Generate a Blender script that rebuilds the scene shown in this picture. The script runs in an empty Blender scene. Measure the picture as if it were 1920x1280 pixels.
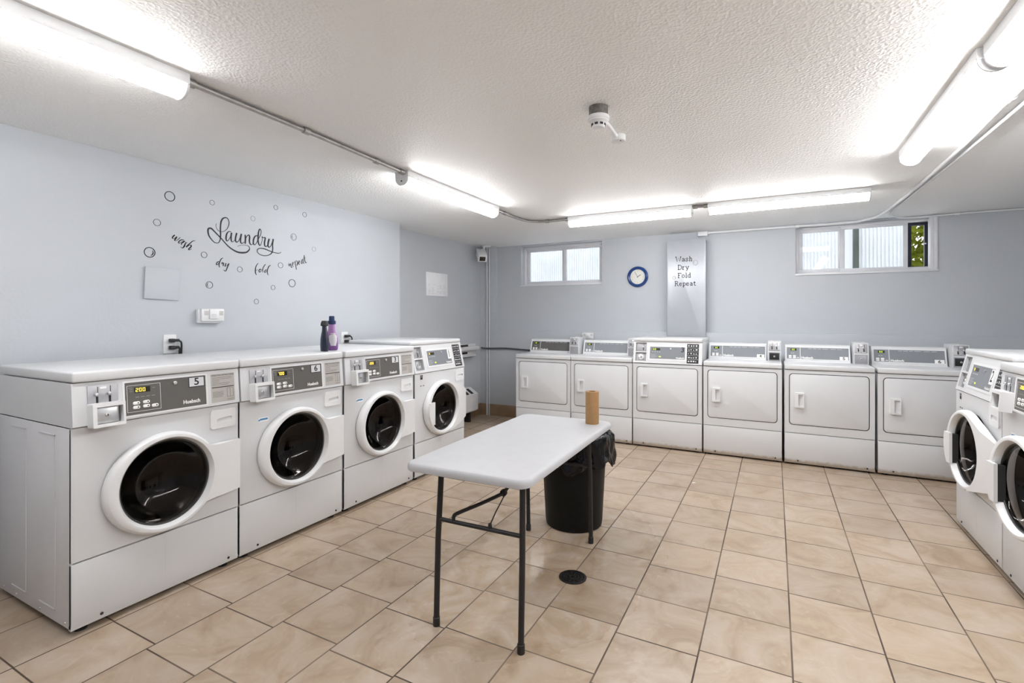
import bpy, bmesh, math, random
from mathutils import Matrix, Vector
random.seed(7)
SC = bpy.context.scene
COL = SC.collection
PI = math.pi
CEIL = 2.158          # ceiling height
XW = -3.20            # left wall plane
XR = -3.37            # recessed stretch of the left wall
YL = 5.54             # lower (thicker) back wall
YU = 5.62             # upper back wall
XE = 2.00             # right wall
YF = -1.30            # wall behind the camera

# ------------------------------------------------------------------ materials
def new_mat(name):
    m = bpy.data.materials.new(name); m.use_nodes = True
    nt = m.node_tree
    return m, nt, nt.nodes['Principled BSDF']

def mat(name, col, rough=0.5, metal=0.0, var=0.04, scale=12.0, bump=0.0, bscale=150.0, spec=0.5, coat=0.0):
    m, nt, b = new_mat(name)
    b.inputs['Roughness'].default_value = rough
    b.inputs['Metallic'].default_value = metal
    b.inputs['Specular IOR Level'].default_value = spec
    b.inputs['Coat Weight'].default_value = coat
    tc = nt.nodes.new('ShaderNodeTexCoord')
    n = nt.nodes.new('ShaderNodeTexNoise'); n.inputs['Scale'].default_value = scale
    n.inputs['Detail'].default_value = 4
    nt.links.new(tc.outputs['Object'], n.inputs['Vector'])
    r = nt.nodes.new('ShaderNodeValToRGB')
    r.color_ramp.elements[0].position = 0.3; r.color_ramp.elements[1].position = 0.7
    c0 = [max(0, c * (1 - var)) for c in col]; c1 = [min(1, c * (1 + var)) for c in col]
    r.color_ramp.elements[0].color = (*c0, 1); r.color_ramp.elements[1].color = (*c1, 1)
    nt.links.new(n.outputs['Fac'], r.inputs['Fac'])
    nt.links.new(r.outputs['Color'], b.inputs['Base Color'])
    if bump:
        n2 = nt.nodes.new('ShaderNodeTexNoise'); n2.inputs['Scale'].default_value = bscale
        n2.inputs['Detail'].default_value = 3
        nt.links.new(tc.outputs['Object'], n2.inputs['Vector'])
        bp = nt.nodes.new('ShaderNodeBump'); bp.inputs['Strength'].default_value = bump
        bp.inputs['Distance'].default_value = 0.01
        nt.links.new(n2.outputs['Fac'], bp.inputs['Height'])
        nt.links.new(bp.outputs['Normal'], b.inputs['Normal'])
    return m

def emit_mat(name, col, strength):
    m, nt, b = new_mat(name)
    b.inputs['Base Color'].default_value = (*col, 1)
    b.inputs['Emission Color'].default_value = (*col, 1)
    b.inputs['Emission Strength'].default_value = strength
    return m

M = {}
M['white'] = mat('white_enamel', (0.655, 0.667, 0.685), 0.30, var=0.015, scale=6, bump=0.02, bscale=300)
M['white_plastic'] = mat('white_plastic', (0.75, 0.76, 0.775), 0.34, var=0.01)
M['side_white'] = mat('side_enamel', (0.665, 0.67, 0.695), 0.4, var=0.03, scale=5)
M['grey_panel'] = mat('grey_overlay', (0.105, 0.100, 0.095), 0.45, var=0.05)
M['grey_panel_light'] = mat('slate_overlay', (0.20, 0.215, 0.24), 0.42, var=0.04)
M['black'] = mat('black_plastic', (0.012, 0.012, 0.013), 0.45, var=0.2)
M['gap'] = mat('shade_and_screw_black', (0.02, 0.02, 0.02), 0.8, var=0.1)  # near-black that paints shade in seams and gaps; also screws and slots
M['rubber'] = mat('rubber_gasket', (0.05, 0.048, 0.048), 0.5, var=0.1)
M['steel'] = mat('brushed_steel', (0.62, 0.62, 0.63), 0.32, metal=1.0, var=0.06, scale=40)
M['plate'] = mat('nickel_plate', (0.40, 0.40, 0.42), 0.42, metal=0.6, var=0.05, scale=60)
M['galv'] = mat('galvanised_metal', (0.42, 0.41, 0.40), 0.42, metal=0.85, var=0.12, scale=30)
M['drum'] = mat('drum_steel', (0.26, 0.245, 0.235), 0.20, metal=0.95, var=0.15, scale=25)
M['sticker'] = mat('silver_sticker', (0.44, 0.42, 0.40), 0.45, var=0.05)
M['ink'] = mat('black_ink', (0.015, 0.015, 0.016), 0.6, var=0.1)
M['decal'] = mat('grey_vinyl', (0.055, 0.055, 0.06), 0.8, var=0.1, spec=0.05)
M['decal_bold'] = mat('black_vinyl', (0.02, 0.02, 0.022), 0.8, var=0.1, spec=0.05)
M['decal_faint'] = mat('faint_vinyl', (0.22, 0.22, 0.235), 0.8, var=0.1, spec=0.05)
M['white_ink'] = mat('white_ink', (0.85, 0.85, 0.85), 0.5, var=0.01)
M['placard'] = mat('number_placard', (0.62, 0.63, 0.66), 0.4, var=0.03)
M['blue_ink'] = mat('blue_sticker', (0.05, 0.22, 0.48), 0.4, var=0.1)
M['digits'] = emit_mat('amber_digits', (0.95, 0.75, 0.12), 0.22)
M['digits_green'] = emit_mat('green_digits', (0.62, 0.80, 0.05), 0.15)
M['lens_off'] = mat('display_window', (0.02, 0.019, 0.012), 0.2, var=0.2)
M['charcoal'] = mat('charcoal_paint', (0.020, 0.019, 0.020), 0.42, var=0.12, scale=40, spec=0.35)
M['table'] = mat('moulded_plastic', (0.49, 0.497, 0.52), 0.48, var=0.02, scale=20, bump=0.12, bscale=420)
M['kraft'] = mat('kraft_paper', (0.37, 0.215, 0.095), 0.85, var=0.06, scale=60, bump=0.08, bscale=300)
M['kraft_dark'] = mat('cardboard_core', (0.20, 0.12, 0.06), 0.9, var=0.1)
M['bin'] = mat('bin_plastic', (0.006, 0.006, 0.006), 0.5, var=0.2, scale=30, spec=0.2)
M['bag'] = mat('bin_liner', (0.005, 0.005, 0.007), 0.12, var=0.2, spec=0.28)
M['blue_rim'] = mat('blue_clock_rim', (0.012, 0.05, 0.20), 0.18, var=0.05)
M['clock_face'] = mat('clock_face', (0.72, 0.71, 0.67), 0.4, var=0.01)
M['navy'] = mat('navy_bottle', (0.010, 0.014, 0.035), 0.25, var=0.1)
M['navy_cap'] = mat('navy_cap', (0.012, 0.03, 0.10), 0.3, var=0.05)
M['label_white'] = mat('bottle_label', (0.78, 0.76, 0.80), 0.45, var=0.02)
M['old_metal'] = mat('old_grey_metal', (0.16, 0.15, 0.135), 0.5, metal=0.5, var=0.35, scale=60)
M['drain'] = mat('drain_iron', (0.035, 0.032, 0.03), 0.45, metal=0.7, var=0.3, scale=60)
M['cover'] = mat('painted_cover', (0.43, 0.45, 0.49), 0.32, metal=0.2, var=0.03, scale=8)
M['alu'] = mat('white_window_frame', (0.70, 0.71, 0.74), 0.42, var=0.03)
M['dark_frame'] = mat('dark_screen_frame', (0.012, 0.015, 0.035), 0.4, var=0.1)
M['post'] = mat('weathered_post', (0.22, 0.24, 0.22), 0.7, var=0.1)
M['pipe_paint'] = mat('painted_pipe', (0.60, 0.61, 0.65), 0.42, var=0.03)
M['cable'] = mat('grey_cable', (0.07, 0.07, 0.08), 0.5, var=0.1)
M['heater'] = mat('heater_enamel', (0.68, 0.68, 0.69), 0.45, var=0.03)
M['paper'] = mat('laminated_paper', (0.86, 0.87, 0.90), 0.12, var=0.03, scale=15)
M['bark'] = mat('bark', (0.12, 0.08, 0.05), 0.9, var=0.3)

def m_kick():
    m, nt, b = new_mat('enamel_with_dirt')
    b.inputs['Roughness'].default_value = 0.36
    tc = nt.nodes.new('ShaderNodeTexCoord')
    s = nt.nodes.new('ShaderNodeSeparateXYZ'); nt.links.new(tc.outputs['Object'], s.inputs[0])
    n = nt.nodes.new('ShaderNodeTexNoise'); n.inputs['Scale'].default_value = 30
    nt.links.new(tc.outputs['Object'], n.inputs['Vector'])
    ad = nt.nodes.new('ShaderNodeMath'); ad.operation = 'MULTIPLY_ADD'
    nt.links.new(n.outputs['Fac'], ad.inputs[0]); ad.inputs[1].default_value = 0.03
    nt.links.new(s.outputs['Z'], ad.inputs[2])
    r = nt.nodes.new('ShaderNodeValToRGB')
    r.color_ramp.elements[0].position = 0.045; r.color_ramp.elements[0].color = (0.40, 0.345, 0.285, 1)
    r.color_ramp.elements[1].position = 0.068; r.color_ramp.elements[1].color = (0.655, 0.667, 0.685, 1)
    nt.links.new(ad.outputs[0], r.inputs['Fac'])
    nt.links.new(r.outputs['Color'], b.inputs['Base Color'])
    return m
M['kick'] = m_kick()

def m_glass(name, col, rough=0.0):
    m = bpy.data.materials.new(name); m.use_nodes = True
    nt = m.node_tree; nt.nodes.clear()
    o = nt.nodes.new('ShaderNodeOutputMaterial')
    g = nt.nodes.new('ShaderNodeBsdfGlass'); g.inputs['Color'].default_value = (*col, 1)
    g.inputs['Roughness'].default_value = rough; g.inputs['IOR'].default_value = 1.45
    nt.links.new(g.outputs[0], o.inputs[0])
    return m
M['door_glass'] = m_glass('smoked_glass', (0.55, 0.53, 0.52))

def m_pane():
    m = bpy.data.materials.new('window_glass'); m.use_nodes = True
    nt = m.node_tree; nt.nodes.clear()
    o = nt.nodes.new('ShaderNodeOutputMaterial')
    t = nt.nodes.new('ShaderNodeBsdfTransparent'); t.inputs[0].default_value = (0.95, 0.97, 0.97, 1)
    g = nt.nodes.new('ShaderNodeBsdfGlossy'); g.inputs['Roughness'].default_value = 0.02
    mx = nt.nodes.new('ShaderNodeMixShader'); mx.inputs[0].default_value = 0.015
    nt.links.new(t.outputs[0], mx.inputs[1]); nt.links.new(g.outputs[0], mx.inputs[2])
    nt.links.new(mx.outputs[0], o.inputs[0])
    return m
M['pane'] = m_pane()

def m_transl(name, col, k, dv=0.97):
    m = bpy.data.materials.new(name); m.use_nodes = True
    nt = m.node_tree; nt.nodes.clear()
    o = nt.nodes.new('ShaderNodeOutputMaterial')
    t = nt.nodes.new('ShaderNodeBsdfTranslucent'); d = nt.nodes.new('ShaderNodeBsdfDiffuse')
    tc = nt.nodes.new('ShaderNodeTexCoord'); n = nt.nodes.new('ShaderNodeTexNoise'); n.inputs['Scale'].default_value = 8
    nt.links.new(tc.outputs['Object'], n.inputs['Vector'])
    r = nt.nodes.new('ShaderNodeValToRGB')
    r.color_ramp.elements[0].color = (*[c * dv for c in col], 1); r.color_ramp.elements[1].color = (*col, 1)
    r.color_ramp.elements[0].position = 0.3; r.color_ramp.elements[1].position = 0.7
    nt.links.new(n.outputs['Fac'], r.inputs['Fac'])
    nt.links.new(r.outputs[0], t.inputs[0]); nt.links.new(r.outputs[0], d.inputs[0])
    mx = nt.nodes.new('ShaderNodeMixShader'); mx.inputs[0].default_value = k
    nt.links.new(d.outputs[0], mx.inputs[1]); nt.links.new(t.outputs[0], mx.inputs[2])
    nt.links.new(mx.outputs[0], o.inputs[0])
    return m
M['corr'] = m_transl('ribbed_plastic', (0.92, 0.93, 0.95), 0.6)
M['leaf'] = m_transl('leaf_green', (0.17, 0.20, 0.025), 0.45, 0.35)

def m_wall(name, col):
    m, nt, b = new_mat(name)
    b.inputs['Roughness'].default_value = 0.55
    b.inputs['Specular IOR Level'].default_value = 0.35
    tc = nt.nodes.new('ShaderNodeTexCoord')
    n = nt.nodes.new('ShaderNodeTexNoise'); n.inputs['Scale'].default_value = 2.2; n.inputs['Detail'].default_value = 5
    nt.links.new(tc.outputs['Object'], n.inputs['Vector'])
    r = nt.nodes.new('ShaderNodeValToRGB')
    r.color_ramp.elements[0].position = 0.3; r.color_ramp.elements[1].position = 0.7
    r.color_ramp.elements[0].color = (*[c * 0.97 for c in col], 1); r.color_ramp.elements[1].color = (*[c * 1.02 for c in col], 1)
    nt.links.new(n.outputs['Fac'], r.inputs['Fac']); nt.links.new(r.outputs[0], b.inputs['Base Color'])
    n2 = nt.nodes.new('ShaderNodeTexNoise'); n2.inputs['Scale'].default_value = 60; n2.inputs['Detail'].default_value = 3
    nt.links.new(tc.outputs['Object'], n2.inputs['Vector'])
    bp = nt.nodes.new('ShaderNodeBump'); bp.inputs['Strength'].default_value = 0.08; bp.inputs['Distance'].default_value = 0.01
    nt.links.new(n2.outputs['Fac'], bp.inputs['Height']); nt.links.new(bp.outputs[0], b.inputs['Normal'])
    return m
M['wall'] = m_wall('pale_blue_grey_paint', (0.510, 0.538, 0.575))

def m_ceiling():
    m, nt, b = new_mat('stippled_ceiling_paint')
    b.inputs['Roughness'].default_value = 0.6
    b.inputs['Specular IOR Level'].default_value = 0.4
    tc = nt.nodes.new('ShaderNodeTexCoord')
    n = nt.nodes.new('ShaderNodeTexNoise'); n.inputs['Scale'].default_value = 1.3; n.inputs['Detail'].default_value = 5
    nt.links.new(tc.outputs['Object'], n.inputs['Vector'])
    r = nt.nodes.new('ShaderNodeValToRGB')
    r.color_ramp.elements[0].position = 0.3; r.color_ramp.elements[1].position = 0.7
    r.color_ramp.elements[0].color = (0.865, 0.870, 0.868, 1); r.color_ramp.elements[1].color = (0.89, 0.895, 0.893, 1)
    nt.links.new(n.outputs['Fac'], r.inputs['Fac']); nt.links.new(r.outputs[0], b.inputs['Base Color'])
    n2 = nt.nodes.new('ShaderNodeTexNoise'); n2.inputs['Scale'].default_value = 75; n2.inputs['Detail'].default_value = 4
    n2.inputs['Roughness'].default_value = 0.65
    nt.links.new(tc.outputs['Object'], n2.inputs['Vector'])
    v = nt.nodes.new('ShaderNodeTexVoronoi'); v.inputs['Scale'].default_value = 90
    nt.links.new(tc.outputs['Object'], v.inputs['Vector'])
    ad = nt.nodes.new('ShaderNodeMath'); ad.operation = 'ADD'
    nt.links.new(n2.outputs['Fac'], ad.inputs[0]); nt.links.new(v.outputs['Distance'], ad.inputs[1])
    # the stipple is worn smoother in places
    n3 = nt.nodes.new('ShaderNodeTexNoise'); n3.inputs['Scale'].default_value = 0.7
    nt.links.new(tc.outputs['Object'], n3.inputs['Vector'])
    mr = nt.nodes.new('ShaderNodeMapRange'); mr.inputs['From Min'].default_value = 0.35; mr.inputs['From Max'].default_value = 0.65
    mr.inputs['To Min'].default_value = 0.10; mr.inputs['To Max'].default_value = 0.5
    nt.links.new(n3.outputs['Fac'], mr.inputs['Value'])
    bp = nt.nodes.new('ShaderNodeBump'); bp.inputs['Distance'].default_value = 0.008
    nt.links.new(mr.outputs[0], bp.inputs['Strength'])
    nt.links.new(ad.outputs[0], bp.inputs['Height']); nt.links.new(bp.outputs[0], b.inputs['Normal'])
    return m
M['ceiling'] = m_ceiling()

def m_floor():
    m, nt, b = new_mat('beige_stone_tile')
    N = nt.nodes; L = nt.links
    def math_(op, a, bb=None, c=None):
        n = N.new('ShaderNodeMath'); n.operation = op
        for i, x in enumerate((a, bb, c)):
            if x is None: continue
            if isinstance(x, (int, float)): n.inputs[i].default_value = x
            else: L.new(x, n.inputs[i])
        return n.outputs[0]
    P = 0.3079
    tc = N.new('ShaderNodeTexCoord'); s = N.new('ShaderNodeSeparateXYZ'); L.new(tc.outputs['Object'], s.inputs[0])
    u = math_('DIVIDE', math_('SUBTRACT', s.outputs['X'], 0.058), P)
    iu = math_('FLOOR', u); fu = math_('SUBTRACT', u, iu)
    jit = math_('MULTIPLY', math_('SINE', math_('MULTIPLY', iu, 2.4)), 0.08)
    v = math_('ADD', math_('DIVIDE', math_('SUBTRACT', s.outputs['Y'], 0.125), P), jit)
    iv = math_('FLOOR', v); fv = math_('SUBTRACT', v, iv)
    e = math_('MINIMUM', math_('MINIMUM', fu, math_('SUBTRACT', 1.0, fu)), math_('MINIMUM', fv, math_('SUBTRACT', 1.0, fv)))
    mr = N.new('ShaderNodeMapRange'); L.new(e, mr.inputs['Value'])
    mr.inputs['From Min'].default_value = 0.007; mr.inputs['From Max'].default_value = 0.012
    tile = mr.outputs[0]                         # 0 in the grout, 1 on a tile
    cb = N.new('ShaderNodeCombineXYZ'); L.new(iu, cb.inputs[0]); L.new(iv, cb.inputs[1])
    wn = N.new('ShaderNodeTexWhiteNoise'); wn.noise_dimensions = '3D'; L.new(cb.outputs[0], wn.inputs['Vector'])
    off = N.new('ShaderNodeVectorMath'); off.operation = 'MULTIPLY_ADD'
    L.new(wn.outputs['Color'], off.inputs[0]); off.inputs[1].default_value = (9, 9, 9); L.new(tc.outputs['Object'], off.inputs[2])
    n1 = N.new('ShaderNodeTexNoise'); n1.inputs['Scale'].default_value = 4.5; n1.inputs['Detail'].default_value = 6
    n1.inputs['Roughness'].default_value = 0.6; n1.inputs['Distortion'].default_value = 1.2
    L.new(off.outputs[0], n1.inputs['Vector'])
    r = N.new('ShaderNodeValToRGB'); L.new(n1.outputs['Fac'], r.inputs['Fac'])
    els = r.color_ramp.elements
    els[0].position = 0.28; els[0].color = (0.315, 0.225, 0.15, 1)
    els[1].position = 0.70; els[1].color = (0.47, 0.395, 0.32, 1)
    e2 = els.new(0.48); e2.color = (0.405, 0.315, 0.23, 1)
    # fine pale veins
    n4 = N.new('ShaderNodeTexNoise'); n4.inputs['Scale'].default_value = 13; n4.inputs['Detail'].default_value = 7
    n4.inputs['Distortion'].default_value = 2.0; L.new(off.outputs[0], n4.inputs['Vector'])
    vr = N.new('ShaderNodeMapRange'); vr.inputs['From Min'].default_value = 0.60; vr.inputs['From Max'].default_value = 0.70
    vr.inputs['To Max'].default_value = 0.22
    L.new(n4.outputs['Fac'], vr.inputs['Value'])
    vm = N.new('ShaderNodeMixRGB'); L.new(vr.outputs[0], vm.inputs[0]); L.new(r.outputs[0], vm.inputs[1])
    vm.inputs[2].default_value = (0.58, 0.51, 0.43, 1)
    tint = N.new('ShaderNodeMapRange'); tint.inputs['To Min'].default_value = 0.9; tint.inputs['To Max'].default_value = 1.08
    L.new(wn.outputs['Value'], tint.inputs['Value'])
    tm = N.new('ShaderNodeVectorMath'); tm.operation = 'SCALE'; L.new(vm.outputs[0], tm.inputs[0]); L.new(tint.outputs[0], tm.inputs['Scale'])
    gn = N.new('ShaderNodeTexNoise'); gn.inputs['Scale'].default_value = 1.7; L.new(tc.outputs['Object'], gn.inputs['Vector'])
    gr = N.new('ShaderNodeValToRGB'); L.new(gn.outputs['Fac'], gr.inputs['Fac'])
    gr.color_ramp.elements[0].position = 0.42; gr.color_ramp.elements[0].color = (0.060, 0.040, 0.028, 1)
    gr.color_ramp.elements[1].position = 0.68; gr.color_ramp.elements[1].color = (0.22, 0.165, 0.12, 1)
    mx = N.new('ShaderNodeMixRGB'); L.new(tile, mx.inputs[0]); L.new(gr.outputs[0], mx.inputs[1]); L.new(tm.outputs[0], mx.inputs[2])
    L.new(mx.outputs[0], b.inputs['Base Color'])
    # water lies round the bin and the drain: smoother there
    dx = math_('SUBTRACT', s.outputs['X'], -1.04); dy = math_('SUBTRACT', s.outputs['Y'], 2.40)
    dist = math_('SQRT', math_('ADD', math_('MULTIPLY', dx, dx), math_('MULTIPLY', math_('MULTIPLY', dy, dy), 0.35)))
    wob = math_('MULTIPLY_ADD', gn.outputs['Fac'], 0.25, dist)
    wet = N.new('ShaderNodeMapRange'); L.new(wob, wet.inputs['Value'])
    wet.inputs['From Min'].default_value = 0.30; wet.inputs['From Max'].default_value = 0.75
    wet.inputs['To Min'].default_value = 0.03; wet.inputs['To Max'].default_value = 0.30
    rn = math_('MULTIPLY_ADD', n1.outputs['Fac'], 0.06, wet.outputs[0])
    rg = N.new('ShaderNodeMixRGB'); L.new(tile, rg.inputs[0]); rg.inputs[1].default_value = (0.8, 0.8, 0.8, 1); L.new(rn, rg.inputs[2])
    L.new(rg.outputs[0], b.inputs['Roughness'])
    hb = math_('MULTIPLY_ADD', n4.outputs['Fac'], 0.10, tile)
    bp = N.new('ShaderNodeBump'); bp.inputs['Strength'].default_value = 0.35; bp.inputs['Distance'].default_value = 0.003
    L.new(hb, bp.inputs['Height']); L.new(bp.outputs[0], b.inputs['Normal'])
    return m
M['floor'] = m_floor()
M['base_tile'] = mat('brown_base_tile', (0.27, 0.185, 0.115), 0.4, var=0.15, scale=9)

def m_bottle():
    m, nt, b = new_mat('purple_bottle')
    b.inputs['Roughness'].default_value = 0.28
    tc = nt.nodes.new('ShaderNodeTexCoord'); s = nt.nodes.new('ShaderNodeSeparateXYZ'); nt.links.new(tc.outputs['Object'], s.inputs[0])
    n = nt.nodes.new('ShaderNodeTexNoise'); n.inputs['Scale'].default_value = 14; nt.links.new(tc.outputs['Object'], n.inputs['Vector'])
    a = nt.nodes.new('ShaderNodeMath'); a.operation = 'MULTIPLY_ADD'; nt.links.new(n.outputs['Fac'], a.inputs[0]); a.inputs[1].default_value = 0.08
    nt.links.new(s.outputs['Z'], a.inputs[2])
    r = nt.nodes.new('ShaderNodeValToRGB'); nt.links.new(a.outputs[0], r.inputs['Fac'])
    r.color_ramp.elements[0].position = 0.03; r.color_ramp.elements[0].color = (0.12, 0.025, 0.20, 1)
    r.color_ramp.elements[1].position = 0.15; r.color_ramp.elements[1].color = (0.42, 0.23, 0.50, 1)
    nt.links.new(r.outputs[0], b.inputs['Base Color'])
    return m
M['purple'] = m_bottle()
M['lamp'] = emit_mat('lit_diffuser', (1.0, 0.99, 0.985), 7.5)

# ------------------------------------------------------------------ mesh builder
class MB:
    def __init__(s, T=None):
        s.bm = bmesh.new(); s.T = T or Matrix.Identity(4)
    def _take(s, t, mi=0, T=None):
        for f in t.faces: f.material_index = mi
        t.transform(s.T @ T if T is not None else s.T)
        me = bpy.data.meshes.new('tmp'); t.to_mesh(me); t.free()
        s.bm.from_mesh(me); bpy.data.meshes.remove(me)
        return s
    def box(s, x0, x1, y0, y1, z0, z1, bev=0.0, seg=2, mi=0, T=None):
        t = bmesh.new(); bmesh.ops.create_cube(t, size=1.0)
        for v in t.verts:
            v.co = Vector((x0 + (v.co.x + .5) * (x1 - x0), y0 + (v.co.y + .5) * (y1 - y0), z0 + (v.co.z + .5) * (z1 - z0)))
        if bev > 0:
            bmesh.ops.bevel(t, geom=t.edges[:] , offset=bev, segments=seg, profile=0.5, affect='EDGES')
        return s._take(t, mi, T)
    def loft(s, loops, mi=0, cap0=True, cap1=True, T=None, closed=False):
        """loops: lists of points, all of one length, joined in order"""
        t = bmesh.new(); R = []
        for lp in loops: R.append([t.verts.new(p) for p in lp])
        n = len(loops[0]); k = len(loops)
        for a in range(k if closed else k - 1):
            A, B = R[a], R[(a + 1) % k]
            for i in range(n):
                try: t.faces.new((A[i], A[(i + 1) % n], B[(i + 1) % n], B[i]))
                except ValueError: pass
        if not closed:
            if cap0: t.faces.new(R[0][::-1])
            if cap1: t.faces.new(R[-1])
        bmesh.ops.recalc_face_normals(t, faces=t.faces[:])
        return s._take(t, mi, T)
    def prism(s, poly, y0, y1, bev=0.0, mi=0, T=None):
        """poly in (x, z), pushed along y"""
        t = bmesh.new()
        A = [t.verts.new((x, y0, z)) for x, z in poly]; B = [t.verts.new((x, y1, z)) for x, z in poly]
        n = len(poly)
        t.faces.new(A); t.faces.new(B[::-1])
        for i in range(n): t.faces.new((A[i], B[i], B[(i + 1) % n], A[(i + 1) % n]))
        bmesh.ops.recalc_face_normals(t, faces=t.faces[:])
        if bev > 0:
            ed = [e for e in t.edges if abs(e.verts[0].co.y - y0) < 1e-6 and abs(e.verts[1].co.y - y0) < 1e-6]
            bmesh.ops.bevel(t, geom=ed, offset=bev, segments=2, profile=0.5, affect='EDGES')
        return s._take(t, mi, T)
    def holed(s, outer, inner, y0, y1, mi=0, T=None):
        """plate between two closed (x, z) outlines of one length, y0 front to y1 back"""
        o0 = [(x, y0, z) for x, z in outer]; i0 = [(x, y0, z) for x, z in inner]
        o1 = [(x, y1, z) for x, z in outer]; i1 = [(x, y1, z) for x, z in inner]
        return s.loft([o1, o0, i0, i1], mi, T=T, closed=True)
    def lathe(s, prof, c=(0, 0, 0), axis='Z', n=40, mi=0, T=None, cap=True, closed=False):
        loops = []
        for r, h in prof:
            lp = []
            for i in range(n):
                a = 2 * PI * i / n
                p, q = r * math.cos(a), r * math.sin(a)
                if axis == 'Z': lp.append((c[0] + p, c[1] + q, c[2] + h))
                elif axis == 'Y': lp.append((c[0] + p, c[1] + h, c[2] + q))
                else: lp.append((c[0] + h, c[1] + p, c[2] + q))
            loops.append(lp)
        return s.loft(loops, mi, cap, cap, T, closed)
    def tube(s, pts, r, n=10, mi=0, T=None):
        pts = [Vector(p) for p in pts]; loops = []
        up = None
        for i, p in enumerate(pts):
            d = (pts[min(i + 1, len(pts) - 1)] - pts[max(i - 1, 0)]).normalized()
            if up is None: up = Vector((0, 0, 1)) if abs(d.z) < 0.9 else Vector((1, 0, 0))
            a = d.cross(up).normalized(); bb = a.cross(d).normalized(); up = bb
            rr = r[i] if isinstance(r, (list, tuple)) else r
            loops.append([p + a * (rr * math.cos(2 * PI * k / n)) + bb * (rr * math.sin(2 * PI * k / n)) for k in range(n)])
        return s.loft(loops, mi, T=T)
    def ribbon(s, pts, wid, t=0.0012, mi=0, T=None):
        """flat stroke in the x, z plane with its width at each point, t thick towards -y"""
        n = len(pts); L = []; R = []
        for i in range(n):
            p0 = pts[max(0, i - 1)]; p1 = pts[min(n - 1, i + 1)]
            dx, dz = p1[0] - p0[0], p1[1] - p0[1]; l = math.hypot(dx, dz) or 1
            nx, nz = -dz / l, dx / l; h = wid[i] / 2
            L.append((pts[i][0] + nx * h, pts[i][1] + nz * h)); R.append((pts[i][0] - nx * h, pts[i][1] - nz * h))
        loops = [[(l[0], 0, l[1]), (l[0], -t, l[1]), (r[0], -t, r[1]), (r[0], 0, r[1])] for l, r in zip(L, R)]
        return s.loft(loops, mi, T=T)
    def raw(s, verts, faces, mi=0, T=None):
        t = bmesh.new(); V = [t.verts.new(v) for v in verts]
        for f in faces:
            try: t.faces.new([V[i] for i in f])
            except ValueError: pass
        return s._take(t, mi, T)
    def build(s, name, mats, parent=None, loc=(0, 0, 0), rot=(0, 0, 0), angle=35, smooth=True):
        me = bpy.data.meshes.new(name); s.bm.to_mesh(me); s.bm.free()
        for m in (mats if isinstance(mats, (list, tuple)) else [mats]): me.materials.append(M[m] if isinstance(m, str) else m)
        if smooth:
            for p in me.polygons: p.use_smooth = True
            me.set_sharp_from_angle(angle=math.radians(angle))
        o = bpy.data.objects.new(name, me); COL.objects.link(o)
        o.location = loc; o.rotation_euler = rot
        if parent is not None: o.parent = parent
        return o

def rr(hw, hh, r, cx=0, cz=0, k=6):
    """rounded rectangle outline in (x, z)"""
    P = []
    for sx, sz, a0 in ((1, 1, 0), (-1, 1, 90), (-1, -1, 180), (1, -1, 270)):
        for i in range(k + 1):
            a = math.radians(a0 + 90 * i / k)
            P.append((cx + sx * (hw - r) + r * math.cos(a), cz + sz * (hh - r) + r * math.sin(a)))
    return P
def rect_at(angles, x0, x1, z0, z1, cx, cz):
    P = []
    for a in angles:
        c, s_ = math.cos(a), math.sin(a); t = 1e9
        if c > 1e-9: t = min(t, (x1 - cx) / c)
        if c < -1e-9: t = min(t, (x0 - cx) / c)
        if s_ > 1e-9: t = min(t, (z1 - cz) / s_)
        if s_ < -1e-9: t = min(t, (z0 - cz) / s_)
        P.append((cx + t * c, cz + t * s_))
    return P

TXT = {}
def text_geo(txt, size, bold=0.0, align='CENTER', spacing=1.0, shear=0.0):
    k = (txt, round(size, 5), bold, align, spacing, shear)
    if k not in TXT:
        cu = bpy.data.curves.new('t', 'FONT'); cu.body = txt; cu.size = size
        cu.align_x = align; cu.align_y = 'CENTER'; cu.offset = bold * size; cu.space_character = spacing; cu.shear = shear
        cu.extrude = 0.0; cu.resolution_u = 3
        o = bpy.data.objects.new('t', cu); COL.objects.link(o)
        bpy.context.view_layer.update()
        me = bpy.data.meshes.new_from_object(o.evaluated_get(bpy.context.evaluated_depsgraph_get()))
        TXT[k] = ([tuple(v.co) for v in me.vertices], [tuple(p.vertices) for p in me.polygons])
        bpy.data.objects.remove(o); bpy.data.curves.remove(cu); bpy.data.meshes.remove(me)
    return TXT[k]
def add_text(mb, txt, x, y, z, size, bold=0.0, align='CENTER', mi=0, sx=1.0, sz=1.0, T=None):
    """flat lettering in the x, z plane, reading from -y"""
    V, F = text_geo(txt, size, bold, align)
    mb.raw([(x + v[0] * sx, y, z + v[1] * sz) for v in V], F, mi, T)

SEG = {'0': 'abcdef', '1': 'bc', '2': 'abged', '3': 'abgcd', '4': 'fgbc', '5': 'afgcd', '6': 'afgedc', '7': 'abc', '8': 'abcdefg', '9': 'abcdfg'}
def add_digits(mb, txt, x, y, z, w, h, gap, t, mi=0):
    for ch in txt:
        for sgm in SEG[ch]:
            q = {'a': (0, w, h - t, h), 'g': (0, w, h / 2 - t / 2, h / 2 + t / 2), 'd': (0, w, 0, t),
                 'f': (0, t, h / 2, h), 'b': (w - t, w, h / 2, h), 'e': (0, t, 0, h / 2), 'c': (w - t, w, 0, h / 2)}[sgm]
            mb.box(x + q[0], x + q[1], y - 0.0005, y, z + q[2], z + q[3], mi=mi)
        x += w + gap

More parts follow.
